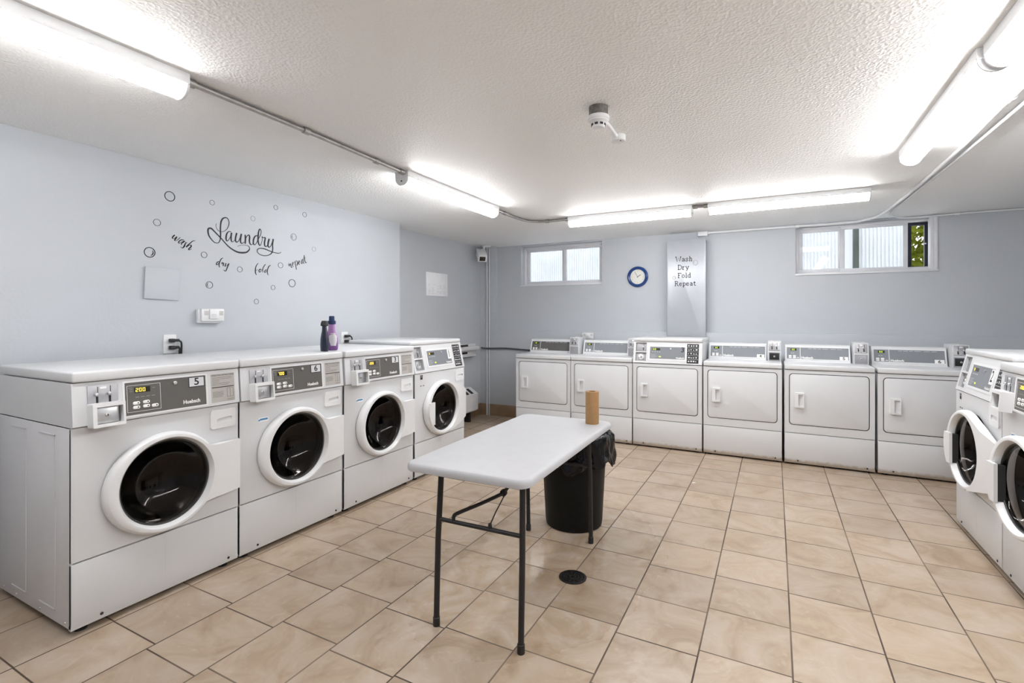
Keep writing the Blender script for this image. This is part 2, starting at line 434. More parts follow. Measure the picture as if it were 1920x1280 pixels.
def tag(o, label, cat, group=None):
    o['label'] = label; o['category'] = cat
    if group: o['group'] = group
    return o
def thing(name, label, cat, loc=(0, 0, 0), rotz=0.0, group=None):
    o = bpy.data.objects.new(name, None); COL.objects.link(o)
    o.empty_display_size = 0.1
    o.location = loc; o.rotation_euler = (0, 0, rotz)
    return tag(o, label, cat, group)
def struct(o):
    o['kind'] = 'structure'; return o
def copy_thing(root, loc, rotz=None, label=None):
    r = root.copy(); COL.objects.link(r); r.location = loc
    if rotz is not None: r.rotation_euler = (0, 0, rotz)
    if label: r['label'] = label
    for ch in list(root.children):
        c = ch.copy(); COL.objects.link(c); c.parent = r
        for g in list(ch.children):
            d = g.copy(); COL.objects.link(d); d.parent = c
    return r

# ------------------------------------------------------------------ the room
H1 = (-2.822, -1.772, 1.640, 2.140)    # window openings: x0, x1, z0, z1
H2 = (0.186, 1.272, 1.662, 2.148)
mb = MB(); mb.box(XR - 0.3, XE + 0.3, YF - 0.3, YU + 0.4, -0.12, 0.0)
struct(mb.build('floor', 'floor'))
mb = MB(); mb.box(XR - 0.3, XE + 0.3, YF - 0.3, YU + 0.12, CEIL, CEIL + 0.15)
struct(mb.build('ceiling', 'ceiling'))
mb = MB()
mb.box(XW - 0.35, XW, YF - 0.15, 3.765, 0, CEIL)
mb.box(XR - 0.2, XR, 3.765, YU + 0.2, 0, CEIL)
struct(mb.build('wall_left', 'wall'))
mb = MB()
xs = [XR, H1[0], H1[1], H2[0], H2[1], XE + 0.15]
WB0, WB1 = YU, YU + 0.24
for i in range(5):
    x0, x1 = xs[i], xs[i + 1]
    if i in (1, 3):
        h = H1 if i == 1 else H2
        mb.box(x0, x1, WB0, WB1, 1.0, h[2]); mb.box(x0, x1, WB0, WB1, h[3], CEIL + 0.02)
    else:
        mb.box(x0, x1, WB0, WB1, 1.0, CEIL + 0.02)
mb.box(XR, XE + 0.15, YL, WB1, 0, 1.092, bev=0.004)          # thicker lower stretch with a ledge
mb.box(XR, -3.165, YL, WB0 + 0.02, 1.09, CEIL + 0.01)        # corner pier
struct(mb.build('wall_back', 'wall'))
mb = MB(); mb.box(XE, XE + 0.15, YF - 0.15, YU + 0.1, 0, CEIL); struct(mb.build('wall_right', 'wall'))
mb = MB(); mb.box(XW - 0.1, XE + 0.1, YF - 0.15, YF, 0, CEIL); struct(mb.build('wall_front', 'wall'))
mb = MB(); mb.box(XR + 0.001, -2.40, YL - 0.012, YL, 0.0, 0.145, bev=0.002); struct(mb.build('baseboard_back', 'base_tile'))
mb = MB(); mb.box(XR, XR + 0.012, 3.78, YL - 0.012, 0.0, 0.145, bev=0.002); struct(mb.build('baseboard_left', 'base_tile'))

def frame_bars(mb, x0, x1, z0, z1, y0, y1, w, bev=0.004, wb=None):
    wb = wb or w
    mb.box(x0, x1, y0, y1, z1 - w, z1, bev); mb.box(x0, x1, y0, y1, z0, z0 + wb, bev)
    mb.box(x0, x0 + w, y0, y1, z0 + wb, z1 - w, bev); mb.box(x1 - w, x1, y0, y1, z0 + wb, z1 - w, bev)

# window in the corner half of the back wall
def window(name, h, sashes, extra=None):
    w = thing(name, 'x', 'window'); del w['category']; del w['label']; w['kind'] = 'structure'
    mb = MB(); frame_bars(mb, h[0], h[1], h[2], h[3], YU + 0.075, YU + 0.20, 0.028)
    mb.box(h[0] + 0.02, h[1] - 0.02, YU + 0.13, YU + 0.14, h[2] + 0.026, h[2] + 0.05)
    mb.build('window_frame', 'alu', w)
    for (x0, x1, y, fw) in sashes:
        mb = MB(); frame_bars(mb, x0, x1, h[2] + 0.022, h[3] - 0.022, y, y + 0.022, fw, 0.003)
        s = mb.build('sash', 'alu', w)
        mb = MB(); mb.box(x0 + fw - 0.004, x1 - fw + 0.004, y + 0.009, y + 0.013, h[2] + 0.022 + fw - 0.004, h[3] - 0.022 - fw + 0.004)
        mb.build('pane', 'pane', s)
    mb = MB()
    mb.box(h[0] - 0.004, h[1] + 0.004, YU - 0.012, YU + 0.09, h[2] - 0.004, h[2] + 0.014, bev=0.003)
    mb.build('sill', 'alu', w)
    return w
w1 = window('window_1', H1, [(-2.79, -2.27, YU + 0.115, 0.042), (-2.285, -1.79, YU + 0.088, 0.038)])
w2 = window('window_2', H2, [(0.210, 0.590, YU + 0.115, 0.042), (0.565, 1.080, YU + 0.088, 0.034)])
# side casing of the open window
mb = MB(); mb.box(1.222, 1.246, YU - 0.004, YU + 0.075, H2[2] + 0.014, H2[3] - 0.004, bev=0.003)
mb.box(1.246, 1.272, YU - 0.010, YU + 0.012, H2[2] + 0.014, H2[3] - 0.004, bev=0.003)
mb.build('casing', 'alu', w2)
mb = MB()
frame_bars(mb, 1.092, 1.238, H2[2] + 0.03, H2[3] - 0.03, YU + 0.150, YU + 0.175, 0.026, 0.002)
mb.build('screen_frame', 'dark_frame', w2)
mb = MB(); mb.box(1.198, 1.222, YU + 0.128, YU + 0.150, 1.915, 1.927, bev=0.002)
mb.build('latch', 'alu', w2)

# ribbed light-well covers outside the glass
def ribbed(name, x0, x1, y, z0, z1, label, pitch=0.030, amp=0.009):
    n = int((x1 - x0) / pitch * 8); t = 0.0025
    A = []; B = []
    for i in range(n + 1):
        x = x0 + (x1 - x0) * i / n; yy = amp * math.sin(2 * PI * (x - x0) / pitch)
        A.append((x, y + yy)); B.append((x, y + yy + t))
    lp = A + B[::-1]
    mb = MB(); mb.loft([[(x, yy, z0) for x, yy in lp], [(x, yy, z1) for x, yy in lp]])
    o = mb.build(name, 'corr'); tag(o, label, 'light-well cover', 'ribbed covers outside the windows')
ribbed('ribbed_cover', -2.95, -1.70, YU + 0.34, 1.45, 2.42, 'white ribbed translucent cover outside the window by the corner')
ribbed('ribbed_cover', 0.10, 0.590, YU + 0.34, 1.45, 2.42, 'white ribbed translucent cover outside the fixed pane of the open window')
ribbed('ribbed_cover', 0.742, 1.100, YU + 0.34, 1.45, 2.42, 'white ribbed translucent cover outside the sliding pane, next to the foliage', pitch=0.031, amp=0.0095)
mb = MB(); mb.box(0.598, 0.688, YU + 0.345, YU + 0.349, 1.45, 2.42)
tag(mb.build('smooth_cover', 'corr'), 'smooth translucent strip beside the grey-green post outside the sliding pane', 'light-well cover')
mb = MB(); mb.box(0.690, 0.738, YU + 0.30, YU + 0.36, 1.40, 2.45, bev=0.004)
tag(mb.build('cover_post', 'post'), 'grey-green upright post seen through the sliding pane', 'post')

# tree outside
def tree():
    t = thing('garden_tree', 'sunlit green tree seen through the gap of the open window', 'tree', (1.86, 7.7, 0.9))
    mb = MB(); mb.tube([(0, 0.25, 0), (0.03, 0.22, 0.6), (-0.02, 0.2, 1.5)], [0.06, 0.05, 0.03], 10)
    mb.build('trunk', 'bark', t)
    rnd = random.Random(3); V = []; F = []
    for i in range(2600):
        while True:
            p = Vector((rnd.uniform(-1, 1), rnd.uniform(-1, 1), rnd.uniform(-1, 1)))
            if p.length < 1: break
        p = Vector((p.x * 0.62, p.y * 0.75, 1.25 + p.z * 1.25))
        a = Vector((rnd.uniform(-1, 1), rnd.uniform(-1, 1), rnd.uniform(-1, 1))).normalized()
        b_ = a.cross(Vector((rnd.uniform(-1, 1), rnd.uniform(-1, 1), rnd.uniform(-1, 1)))).normalized()
        l = rnd.uniform(0.05, 0.085); w = l * 0.42; k = len(V)
        nrm = a.cross(b_) * l * 0.12
        V += [p - a * l, p + b_ * w + nrm, p + a * l, p - b_ * w + nrm]
        F += [(k, k + 1, k + 2), (k, k + 2, k + 3)]
    mb = MB(); mb.raw(V, F); mb.build('foliage', 'leaf', t, smooth=False)
tree()

# ------------------------------------------------------------------ ceiling lights
def ceiling_light(loc, length, rotz, label):
    t = thing('ceiling_light', label, 'light', loc, rotz, 'fluorescent strip lights round the ceiling')
    L = length / 2
    mb = MB(); mb.box(-L, L, -0.052, 0.052, -0.040, 0.0, bev=0.003)
    mb.build('housing', 'white_plastic', t)
    n = 16; lp = [(0.047 * math.cos(PI + PI * i / n), -0.041 + 0.046 * math.sin(PI + PI * i / n)) for i in range(n + 1)]
    mb = MB(); mb.loft([[(-L + 0.010, y, z) for y, z in lp], [(L - 0.010, y, z) for y, z in lp]])
    mb.build('diffuser', 'lamp', t)
    for sx in (-1, 1):
        mb = MB(); lp2 = [(y * 1.06, -0.040 + (z + 0.040) * 1.05) for y, z in lp]
        x0, x1 = (L - 0.010, L) if sx > 0 else (-L, -L + 0.010)
        mb.loft([[(x0, y, z) for y, z in lp2], [(x1, y, z) for y, z in lp2]])
        e = mb.build('end_cap', 'white_plastic', t)
        mb = MB(); mb.lathe([(0.005, 0), (0.005, 0.002)], (L if sx > 0 else -L - 0.002, 0, -0.062), 'X', 12); mb.build('screw', 'gap', e)
    return t
ceiling_light((-1.978, 0.495, CEIL), 1.19, PI / 2, 'lit strip light on the ceiling above the washer numbered 5')
ceiling_light((-2.046, 2.998, CEIL), 1.15, PI / 2, 'lit strip light on the ceiling above the washers numbered 3 and 1')
ceiling_light((-1.118, 4.268, CEIL), 1.065, 0, 'lit strip light before the back wall, in front of the clock')
ceiling_light((0.066, 4.268, CEIL), 1.065, 0, 'lit strip light before the back wall, in front of the open window')
ceiling_light((0.655, 2.805, CEIL), 1.18, PI / 2, 'lit strip light above the right-hand washers, end-on to the back-wall lights')
ceiling_light((0.668, 1.610, CEIL), 1.18, PI / 2, 'lit strip light cut by the upper right corner of the photo')
ceiling_light((0.681, 0.415, CEIL), 1.18, PI / 2, 'added unseen strip light that brightens the washers along the lettered wall')  # unseen fixture, added to even out the light on the left washers

def smooth_path(P, k=6):
    P = [Vector(p) for p in P]; out = []
    for i in range(len(P) - 1):
        p0 = P[max(0, i - 1)]; p1 = P[i]; p2 = P[i + 1]; p3 = P[min(len(P) - 1, i + 2)]
        for j in range(k):
            t = j / k
            out.append(0.5 * ((2 * p1) + (p2 - p0) * t + (2 * p0 - 5 * p1 + 4 * p2 - p3) * t * t + (3 * p1 - p0 - 3 * p2 + p3) * t ** 3))
    out.append(P[-1]); return out

def conduit(label, path, couplings, r=0.011, m='galv', name='ceiling_conduit', group='conduit runs between the strip lights'):
    p0 = Vector(path[0])
    t = thing(name, label, 'conduit', tuple(p0), 0, group)
    mb = MB(); mb.tube([Vector(p) - p0 for p in path], r, 12); mb.build('pipe', m, t)
    for (c, d) in couplings:
        c = Vector(c) - p0; d = Vector(d).normalized() * 0.018
        mb = MB(); mb.tube([c - d, c - d * 0.9, c + d * 0.9, c + d], [r * 1.1, r * 1.5, r * 1.5, r * 1.1], 12); mb.build('coupling', m, t)
zc = CEIL - 0.014
conduit('grey metal conduit joining the two strip lights above the washers',
        [(-1.972, 1.092, zc), (-1.99, 1.75, zc), (-2.026, 2.422, zc)],
        [((-1.972, 1.115, zc), (0, 1, 0)), ((-1.987, 1.66, zc), (0, 1, 0)), ((-2.015, 2.17, zc), (0, 1, 0)), ((-2.024, 2.395, zc), (0, 1, 0))])
conduit('bent grey conduit rounding the ceiling corner to the back-wall lights',
        smooth_path([(-2.046, 3.575, zc), (-2.05, 3.80, zc), (-2.05, 4.00, zc), (-2.02, 4.17, zc), (-1.92, 4.255, zc), (-1.78, 4.268, zc), (-1.652, 4.268, zc)]),
        [((-2.048, 3.76, zc), (0, 1, 0)), ((-1.87, 4.265, zc), (1, 0, 0)), ((-1.672, 4.268, zc), (1, 0, 0))])
conduit('short conduit stub joining the two back-wall strip lights',
        [(-0.585, 4.268, zc), (-0.467, 4.268, zc)], [((-0.565, 4.268, zc), (1, 0, 0)), ((-0.485, 4.268, zc), (1, 0, 0))])
zw = CEIL - 0.012
conduit('white surface conduit along the ceiling that turns to the junction box',
        smooth_path([(0.845, 0.6, zw), (0.855, 2.67, zw), (0.875, 3.5, zw), (0.862, 4.6, zw), (0.82, 5.36, zw), (0.74, 5.53, zw - .004), (0.60, 5.595, zw - .01), (0.1, 5.603, zw - .008), (-0.62, 5.603, zw - .008)]),
        [((0.856, 2.75, zw), (0, 1, 0)), ((0.2, 5.603, zw - .008), (1, 0, 0))], 0.011, 'white_plastic', 'white_conduit', 'white surface conduits')
conduit('thin white cable beside it that turns the other way, past the open window',
        smooth_path([(0.93, 0.6, zw), (0.925, 2.67, zw), (0.915, 3.5, zw - .004), (0.895, 4.6, zw), (0.89, 5.3, zw), (0.96, 5.50, zw - .004), (1.10, 5.595, zw - .008), (1.5, 5.604, zw), (1.98, 5.604, zw)]),
        [((0.905, 4.1, zw), (0, 1, 0)), ((1.40, 5.603, zw - .002), (1, 0, 0))], 0.008, 'white_plastic', 'white_conduit', 'white surface conduits')
t = thing('junction_box', 'small white junction box at the ceiling above the grey cover panel', 'junction box', (-0.665, YU, CEIL - 0.028))
mb = MB(); mb.box(-0.048, 0.048, -0.045, 0, -0.024, 0.024, bev=0.004); mb.build('box', 'white_plastic', t)
mb = MB(); mb.lathe([(0.014, 0), (0.014, 0.02)], (0.046, -0.017, 0.008), 'X', 14); mb.build('connector', 'white_plastic', t)

# ------------------------------------------------------------------ smoke detector
t = thing('smoke_detector', 'round white smoke detector on a dark base in mid ceiling', 'smoke detector', (-0.672, 2.083, CEIL))
mb = MB(); mb.lathe([(0.041, 0), (0.041, -0.040)], n=32); mb.build('base', 'old_metal', t)
mb = MB(); mb.lathe([(0.044, -0.040), (0.047, -0.043), (0.047, -0.056), (0.043, -0.058), (0.043, -0.062), (0.039, -0.066), (0.030, -0.070), (0.028, -0.084), (0.024, -0.090), (0.012, -0.092)], n=36)
h = mb.build('head', 'white_plastic', t)
mb = MB()
for k in range(8):
    a = 2 * PI * k / 8
    mb.box(-0.007, 0.007, -0.0015, 0.001, -0.082, -0.073, T=Matrix.Rotation(a, 4, 'Z') @ Matrix.Translation((0, -0.029, 0)))
mb.build('vent_slots', 'gap', h)
t = thing('ceiling_box', 'small white round ceiling box joined to the smoke detector by a tube', 'ceiling box', (-0.690, 2.455, CEIL))
mb = MB(); mb.lathe([(0.036, 0), (0.036, -0.026), (0.033, -0.030), (0.012, -0.031)], n=28); b_ = mb.build('box', 'white_plastic', t)
mb = MB(); mb.lathe([(0.004, 0), (0.004, -0.002)], (0.016, -0.012, -0.030), n=10); mb.build('screw', 'gap', b_)
mb = MB(); mb.tube([(0.0, -0.03, -0.012), (0.012, -0.20, -0.016), (0.016, -0.332, -0.030)], 0.0085, 10); mb.build('tube', 'white_plastic', t)

# ------------------------------------------------------------------ camera, conduits, heater in the corner
t = thing('security_camera', 'white security camera housing under the ceiling in the corner', 'security camera', (-3.240, 5.345, 2.035))
T = Matrix.Rotation(math.radians(40), 4, 'Z') @ Matrix.Rotation(math.radians(32), 4, 'X')
mb = MB(T); mb.box(-0.058, 0.058, -0.12, 0.09, -0.048, 0.048, bev=0.014); mb.build('housing', 'white_plastic', t)
mb = MB(T); mb.box(-0.036, 0.036, -0.1215, -0.11, -0.030, 0.026, bev=0.001); mb.build('lens_window', 'lens_off', t)
mb = MB(); mb.tube([(0.0, 0.03, 0.02), (-0.01, 0.08, 0.08), (-0.01, 0.08, CEIL - 2.035)], 0.014, 10); mb.build('bracket', 'white_plastic', t)
t = thing('corner_conduit', 'tall thin white conduit from the ceiling flange to the floor, nearer the camera housing', 'conduit', (-3.262, YL - 0.016, 0), 0, 'vertical conduits in the corner')
mb = MB(); mb.tube([(0, 0, 0), (0, 0, 1.0), (0, 0, CEIL)], 0.0105, 12); mb.build('pipe', 'pipe_paint', t)
mb = MB(); mb.lathe([(0.065, 0), (0.065, -0.012), (0.05, -0.018)], (0.012, -0.05, CEIL), n=28); mb.build('flange', 'white_plastic', t)
t = thing('corner_conduit', 'second thin conduit, close behind the white one, toward the windows', 'conduit', (-3.232, YL - 0.012, 0), 0, 'vertical conduits in the corner')
mb = MB(); mb.tube([(0, 0, 0), (0, 0, 1.0), (0, 0, CEIL)], 0.008, 12); mb.build('pipe', 'pipe_paint', t)
mb = MB(); mb.tube(smooth_path([(XR + 0.03, YL - 0.03, 0.862), (-3.25, YL - 0.034, 0.855), (-3.0, YL - 0.014, 0.862), (-2.75, YL - 0.012, 0.852), (-2.55, YL - 0.012, 0.845), (-2.35, YL - 0.02, 0.862)]), 0.010, 10)
o = mb.build('wall_cable', 'cable'); tag(o, 'dark cable sagging along the back wall between corner and dryers', 'cable')

t = thing('convector_heater', 'low white convector heater with top slots behind washer 1', 'heater', (XR, 4.55, 0.0))
pr = [(0.0, 0.125), (0.175, 0.125), (0.190, 0.14), (0.190, 0.330), (0.085, 0.400), (0.0, 0.400)]
mb = MB(); mb.loft([[(x, -0.62, z) for x, z in pr], [(x, 0.62, z) for x, z in pr]]); c = mb.build('cabinet', 'heater', t, angle=20)
mb = MB()
n_ = Vector((0.070, 0, 0.105)).normalized()
for k in range(12):
    y = -0.56 + k * 0.095
    a = Vector((0.178, 0, 0.3384)); b2 = Vector((0.100, 0, 0.390))
    q = []
    for yy in (y, y + 0.060):
        q += [tuple(a + n_ * 0.0008 + Vector((0, yy, 0))), tuple(b2 + n_ * 0.0008 + Vector((0, yy, 0)))]
    mb.raw(q, [(0, 1, 3, 2)])
mb.build('grille', 'gap', c)
for y in (-0.5, 0.5):
    mb = MB(); mb.box(0.03, 0.15, y - 0.02, y + 0.02, 0.0, 0.126); mb.build('foot', 'black', t)
t = thing('slotted_wall_unit', 'white wall unit with two dark slots above the convector heater', 'wall unit', (XR, 4.9, 0))
mb = MB(); mb.box(0, 0.10, -0.46, 0.46, 0.845, 0.895, bev=0.012); mb.box(0, 0.05, -0.44, 0.44, 0.775, 0.925, bev=0.006)
u = mb.build('body', 'heater', t)
mb = MB(); mb.box(0.048, 0.060, -0.40, 0.25, 0.897, 0.918); mb.build('upper_slot', 'gap', t)
mb = MB(); mb.box(0.045, 0.052, -0.40, 0.25, 0.805, 0.828); mb.build('lower_slot', 'gap', t)
mb = MB(); mb.box(0.0, 0.085, -0.44, 0.40, 0.772, 0.790, bev=0.004); mb.build('lower_rail', 'heater', t)

# ------------------------------------------------------------------ floor drain
t = thing('floor_drain', 'round dark metal floor drain in the wet tiles', 'drain', (-0.858, 2.263, 0.0))
mb = MB(); mb.lathe([(0.066, 0), (0.066, 0.003), (0.056, 0.004), (0.056, 0.001)], n=40, closed=False); mb.build('rim', 'drain', t)
mb = MB()
for r0 in (0.012, 0.026, 0.040):
    mb.lathe([(r0, 0.0005), (r0, 0.0035), (r0 + 0.007, 0.0035), (r0 + 0.007, 0.0005)], n=32, closed=True)
for k in range(6):
    mb.box(-0.054, 0.054, -0.002, 0.002, 0.0005, 0.0032, T=Matrix.Rotation(k * PI / 6, 4, 'Z'))
mb.build('grate', 'drain', t)

# ------------------------------------------------------------------ machines
# local frame of a machine: x to the viewer's right, front at y = 0, back at +y, z up
BRAND = 'Huebsch'
def panel_frame(z, y0, rise, back):
    return Matrix.Translation((0, y0, z)) @ Matrix.Rotation(-math.atan2(back, rise), 4, 'X')

def circle(r, cx, cz, n=72, rz=None):
    rz = rz or r
    return [(cx + r * math.cos(2 * PI * i / n), cz + rz * math.sin(2 * PI * i / n)) for i in range(n)]

def screws(mb, pts, y, r=0.006, mi=0):
    for x, z in pts: mb.lathe([(r, 0), (r, -0.002), (r * 0.6, -0.003)], (x, y, z), 'Y', 10, mi)

def add_lines(mb, x0, x1, z0, z1, n, y, t, rnd, mi):
    """rows of small print, shown as thin ink bars"""
    for i in range(n):
        z = z1 - (z1 - z0) * (i + 0.5) / n; xe = x0 + (x1 - x0) * rnd.uniform(0.35, 0.98)
        mb.box(x0, xe, y - 0.0003, y, z - t / 2, z + t / 2, mi=mi)

def coin_slide(mb, x0, x1, q0, q1, T, slots=2):
    mb.prism(rr((x1 - x0) / 2, (q1 - q0) / 2, 0.006, (x0 + x1) / 2, (q0 + q1) / 2, 4), -0.004, 0.0, 0.001, 0, T)
    w = x1 - x0; h = q1 - q0
    for k in range(slots):
        cx = x0 + w * ((0.30, 0.72)[k] if slots == 2 else 0.68)
        mb.box(cx + 0.002, cx + 0.0045, -0.0046, -0.003, q0 + h * 0.62, q0 + h * 0.92, mi=1, T=T)
        mb.box(cx - 0.004, cx + 0.004, -0.0046, -0.003, q0 + h * 0.12, q0 + h * 0.44, mi=1, T=T)
        mb.lathe([(0.0, -0.016), (0.006, -0.014), (0.007, -0.010), (0.004, -0.004)], (cx - 0.004, 0, q0 + h * 0.54), 'Y', 12, 2, T, cap=False)
        mb.box(cx - 0.010, cx + 0.010, -0.008, -0.004, q0 + h * 0.07, q0 + h * 0.12, mi=2, T=T)
    mb.box(x0 + w * 0.40, x0 + w * 0.62, -0.0048, -0.004, q0 + h * 0.80, q0 + h * 0.90, mi=3, T=T)

def lock_plate(mb, x0, x1, q0, q1, y, T, mi=0, mk=1):
    mb.prism(rr((x1 - x0) / 2, (q1 - q0) / 2, 0.003, (x0 + x1) / 2, (q0 + q1) / 2, 3), y - 0.003, y, 0.0008, mi, T)
    cx, cz = (x0 + x1) / 2, (q0 + q1) / 2
    mb.lathe([(0.0075, 0.0), (0.0075, -0.005), (0.006, -0.006)], (cx, y - 0.002, cz), 'Y', 16, 2, T)
    mb.box(cx - 0.002, cx + 0.002, y - 0.0086, y - 0.008, cz - 0.004, cz + 0.004, mi=1, T=T)

def body(t, hw, D, z0, z1, seam_shades, sp=0.003):
    """sheet-metal cabinet, open to the front, dark behind the seams"""
    mb = MB(); th = 0.006
    mb.box(-hw, -hw + th, 0.002, D, z0, z1, bev=0.002); mb.box(hw - th, hw, 0.002, D, z0, z1, bev=0.002)
    mb.box(-hw + th, hw - th, D - th, D, z0, z1); mb.box(-hw + th, hw - th, 0.03, D - th, z0, z0 + th)
    for s, z in seam_shades: mb.box(-hw + th, hw - th, 0.016, 0.030, z - 0.02, z + 0.02, mi=1)  # dark bars paint the shade behind the front seams
    for sx in (-1, 1):
        x0, x1 = sorted((sx * hw, sx * (hw + 0.0022)))
        for y0 in (0.13, 0.40):             # pressed stiffening beads on the side sheet
            mb.box(x0, x1, y0, y0 + 0.007, 0.075, 0.780, bev=0.0009, seg=1)
            for z in (0.075, 0.773): mb.box(x0, x1, y0, y0 + 0.15, z, z + 0.007, bev=0.0009, seg=1)
        for y in (0.05, 0.27, 0.50, D - 0.06):
            mb.lathe([(0.005, 0), (0.004, sx * 0.003)], (sx * hw, y, z0 + 0.018), 'X', 10, 2)
    return mb.build('cabinet', ['side_white', 'gap', 'steel'], t)

def feet(t, hw, D):
    for x in (-hw + 0.05, hw - 0.05):
        for y in (0.05, D - 0.06):
            mb = MB(); mb.lathe([(0.022, 0), (0.022, 0.008), (0.012, 0.012), (0.010, 0.036)], (x, y, 0), n=16)
            mb.build('foot', 'black', t)

def kick_panel(t, hw, z0, z1, seam=True, m='white'):
    mb = MB()
    mb.box(-hw, hw, 0.0, 0.020, z0 + 0.012, z1, bev=0.004)
    mb.loft([[(-hw, 0.004, z0), (-hw, 0.020, z0), (-hw, 0.020, z0 + 0.018), (-hw, 0.0005, z0 + 0.018)],
             [(hw, 0.004, z0), (hw, 0.020, z0), (hw, 0.020, z0 + 0.018), (hw, 0.0005, z0 + 0.018)]])
    k = mb.build('kick_panel', m, t)
    for x in (-hw + 0.10, hw - 0.05):
        mb = MB(); screws(mb, [(x, z0 + 0.022)], 0.0); mb.build('screw', 'gap', k)
    if seam:
        mb = MB(); mb.box(-0.001, 0.001, -0.0004, 0.002, z0 + 0.03, z1 - 0.004); mb.build('seam', 'side_white', k)
    return k

def door_ring(mb, cx, cz, notch):
    n = 96
    prof = [(0.240, 0.2150, -0.003), (0.2440, 0.2190, -0.008), (0.2445, 0.2195, -0.026), (0.2400, 0.2160, -0.036), (0.232, 0.2105, -0.0425),
            (0.230, 0.2095, -0.0440), (0.200, 0.1985, -0.0465), (0.198, 0.1970, -0.0460), (0.1885, 0.1885, -0.030), (0.1870, 0.1870, -0.022), (0.1865, 0.1865, -0.004)]
    loops = []
    for rx, rz, y in prof:
        lp = []
        for i in range(n):
            a = 2 * PI * i / n; c = math.cos(a)
            r_x = rx if c < 0 else min(rx, rz + 0.004)
            lp.append((cx + r_x * c, y, cz + rz * math.sin(a)))
        loops.append(lp)
    mb.loft(loops, closed=True)

def door(t, kind, hw, ajar=0.0, handle=False):
    """door with its ring as own mesh; hinged on the viewer's right"""
    cx, cz = -0.004, 0.520
    hx = hw - 0.012
    off = Vector((hx, -0.004, 0))
    T = Matrix.Translation(-off)
    mb = MB(T); door_ring(mb, cx, cz, handle)
    d = mb.build('door', 'white_plastic', t, loc=off, rot=(0, 0, math.radians(ajar)), angle=40)
    # cover of the hinge, running from the ring to the edge of the machine
    def yf(x): return -0.0463 if x < 0.225 else -0.0463 + (x - 0.225) * (0.027 / (hw - 0.225))
    if kind == 'A':
        up = [(0.150, 0.138), (0.175, 0.126), (0.200, 0.119), (hw - 0.004, 0.117), (hw, 0.112)]
        dn = [(0.150, 0.138), (0.175, 0.134), (0.200, 0.131), (hw - 0.004, 0.131), (hw, 0.126)]
        xs_ = [0.150, 0.160, 0.175, 0.187, 0.200, 0.225, 0.26, 0.30, hw - 0.004, hw]
    else:
        up = [(0.060, 0.207), (0.10, 0.194), (0.20, 0.160), (hw - 0.004, 0.107), (hw, 0.100)]
        dn = [(0.060, 0.207), (0.10, 0.196), (0.20, 0.170), (hw - 0.006, 0.135), (hw, 0.128)]
        xs_ = [0.060, 0.08, 0.10, 0.12, 0.14, 0.16, 0.175, 0.187, 0.20, 0.225, 0.26, 0.30, hw - 0.005, hw]
    def at(pl, x):
        for (xa, za), (xb, zb) in zip(pl, pl[1:]):
            if xa - 1e-9 <= x <= xb + 1e-9: return za + (zb - za) * (x - xa) / (xb - xa)
        return pl[-1][1]
    def inner(x):
        q = 0.1975 ** 2 - (x - cx) ** 2
        return math.sqrt(q) if q > 0 else 0.0
    mb = MB(T)
    for sgn, pl in ((1, up), (-1, dn)):
        mb.loft([[(x, yf(x), cz + sgn * min(inner(x), at(pl, x) - 0.001)), (x, yf(x), cz + sgn * at(pl, x)), (x, -0.006, cz + sgn * at(pl, x)), (x, -0.006, cz + sgn * min(inner(x), at(pl, x) - 0.001))] for x in xs_])
    mb.build('hinge_cover', 'white_plastic', d, angle=25)
    # glass bowl, bulging into the drum
    out = [(0.1885, -0.014), (0.182, -0.016), (0.175, -0.012), (0.164, 0.002), (0.148, 0.022), (0.126, 0.044), (0.096, 0.064), (0.06, 0.078), (0.025, 0.084), (0.0, 0.085)]
    inn = [(0.0, 0.091), (0.026, 0.090), (0.063, 0.084), (0.100, 0.070), (0.131, 0.049), (0.153, 0.026), (0.168, 0.006), (0.178, -0.006), (0.1885, -0.006)]
    mb = MB(T)
    prof = [(max(r, 0.0006), y) for r, y in out + inn]
    mb.lathe(prof, (cx, 0, cz), 'Y', 64, closed=False, cap=False)
    mb.build('door_glass', 'door_glass', d, angle=60)
    mb = MB(T)
    mb.lathe([(0.192, -0.010), (0.187, -0.020), (0.181, -0.020), (0.179, -0.008), (0.184, 0.004), (0.191, 0.004)], (cx, 0, cz), 'Y', 64, closed=True)
    mb.build('glass_rim', 'rubber', d, angle=60)
    if handle:
        mb = MB(T)
        a0, a1 = math.radians(163), math.radians(214); k = 10
        A = [(cx + 0.228 * math.cos(a0 + (a1 - a0) * i / k), cz + 0.2060 * math.sin(a0 + (a1 - a0) * i / k)) for i in range(k + 1)]
        poly = A + [(cx - 0.150, cz + 0.2060 * math.sin(a1)), (cx - 0.150, cz + 0.2060 * math.sin(a0))]
        mb.loft([[(x, -0.058 + (x - cx + 0.23) * 0.05, z) for x, z in poly], [(x, -0.040, z) for x, z in poly]])
        mb.build('door_handle', 'white_plastic', d, angle=25)
        mb = MB(T)
        mb.box(cx - 0.196, cx - 0.1495, -0.0402, -0.012, cz - 0.110, cz + 0.055)
        mb.build('handle_recess', 'gap', d)
    if ajar:
        mb = MB(T); mb.box(hw + 0.0003, hw + 0.002, -0.019, -0.004, cz - 0.128, cz + 0.102)
        for z in (cz + 0.085, cz + 0.06, cz - 0.112): mb.box(hw + 0.0018, hw + 0.003, -0.015, -0.008, z - 0.007, z + 0.007, mi=1)
        mb.build('hinge', ['plate', 'gap'], d)
    return d

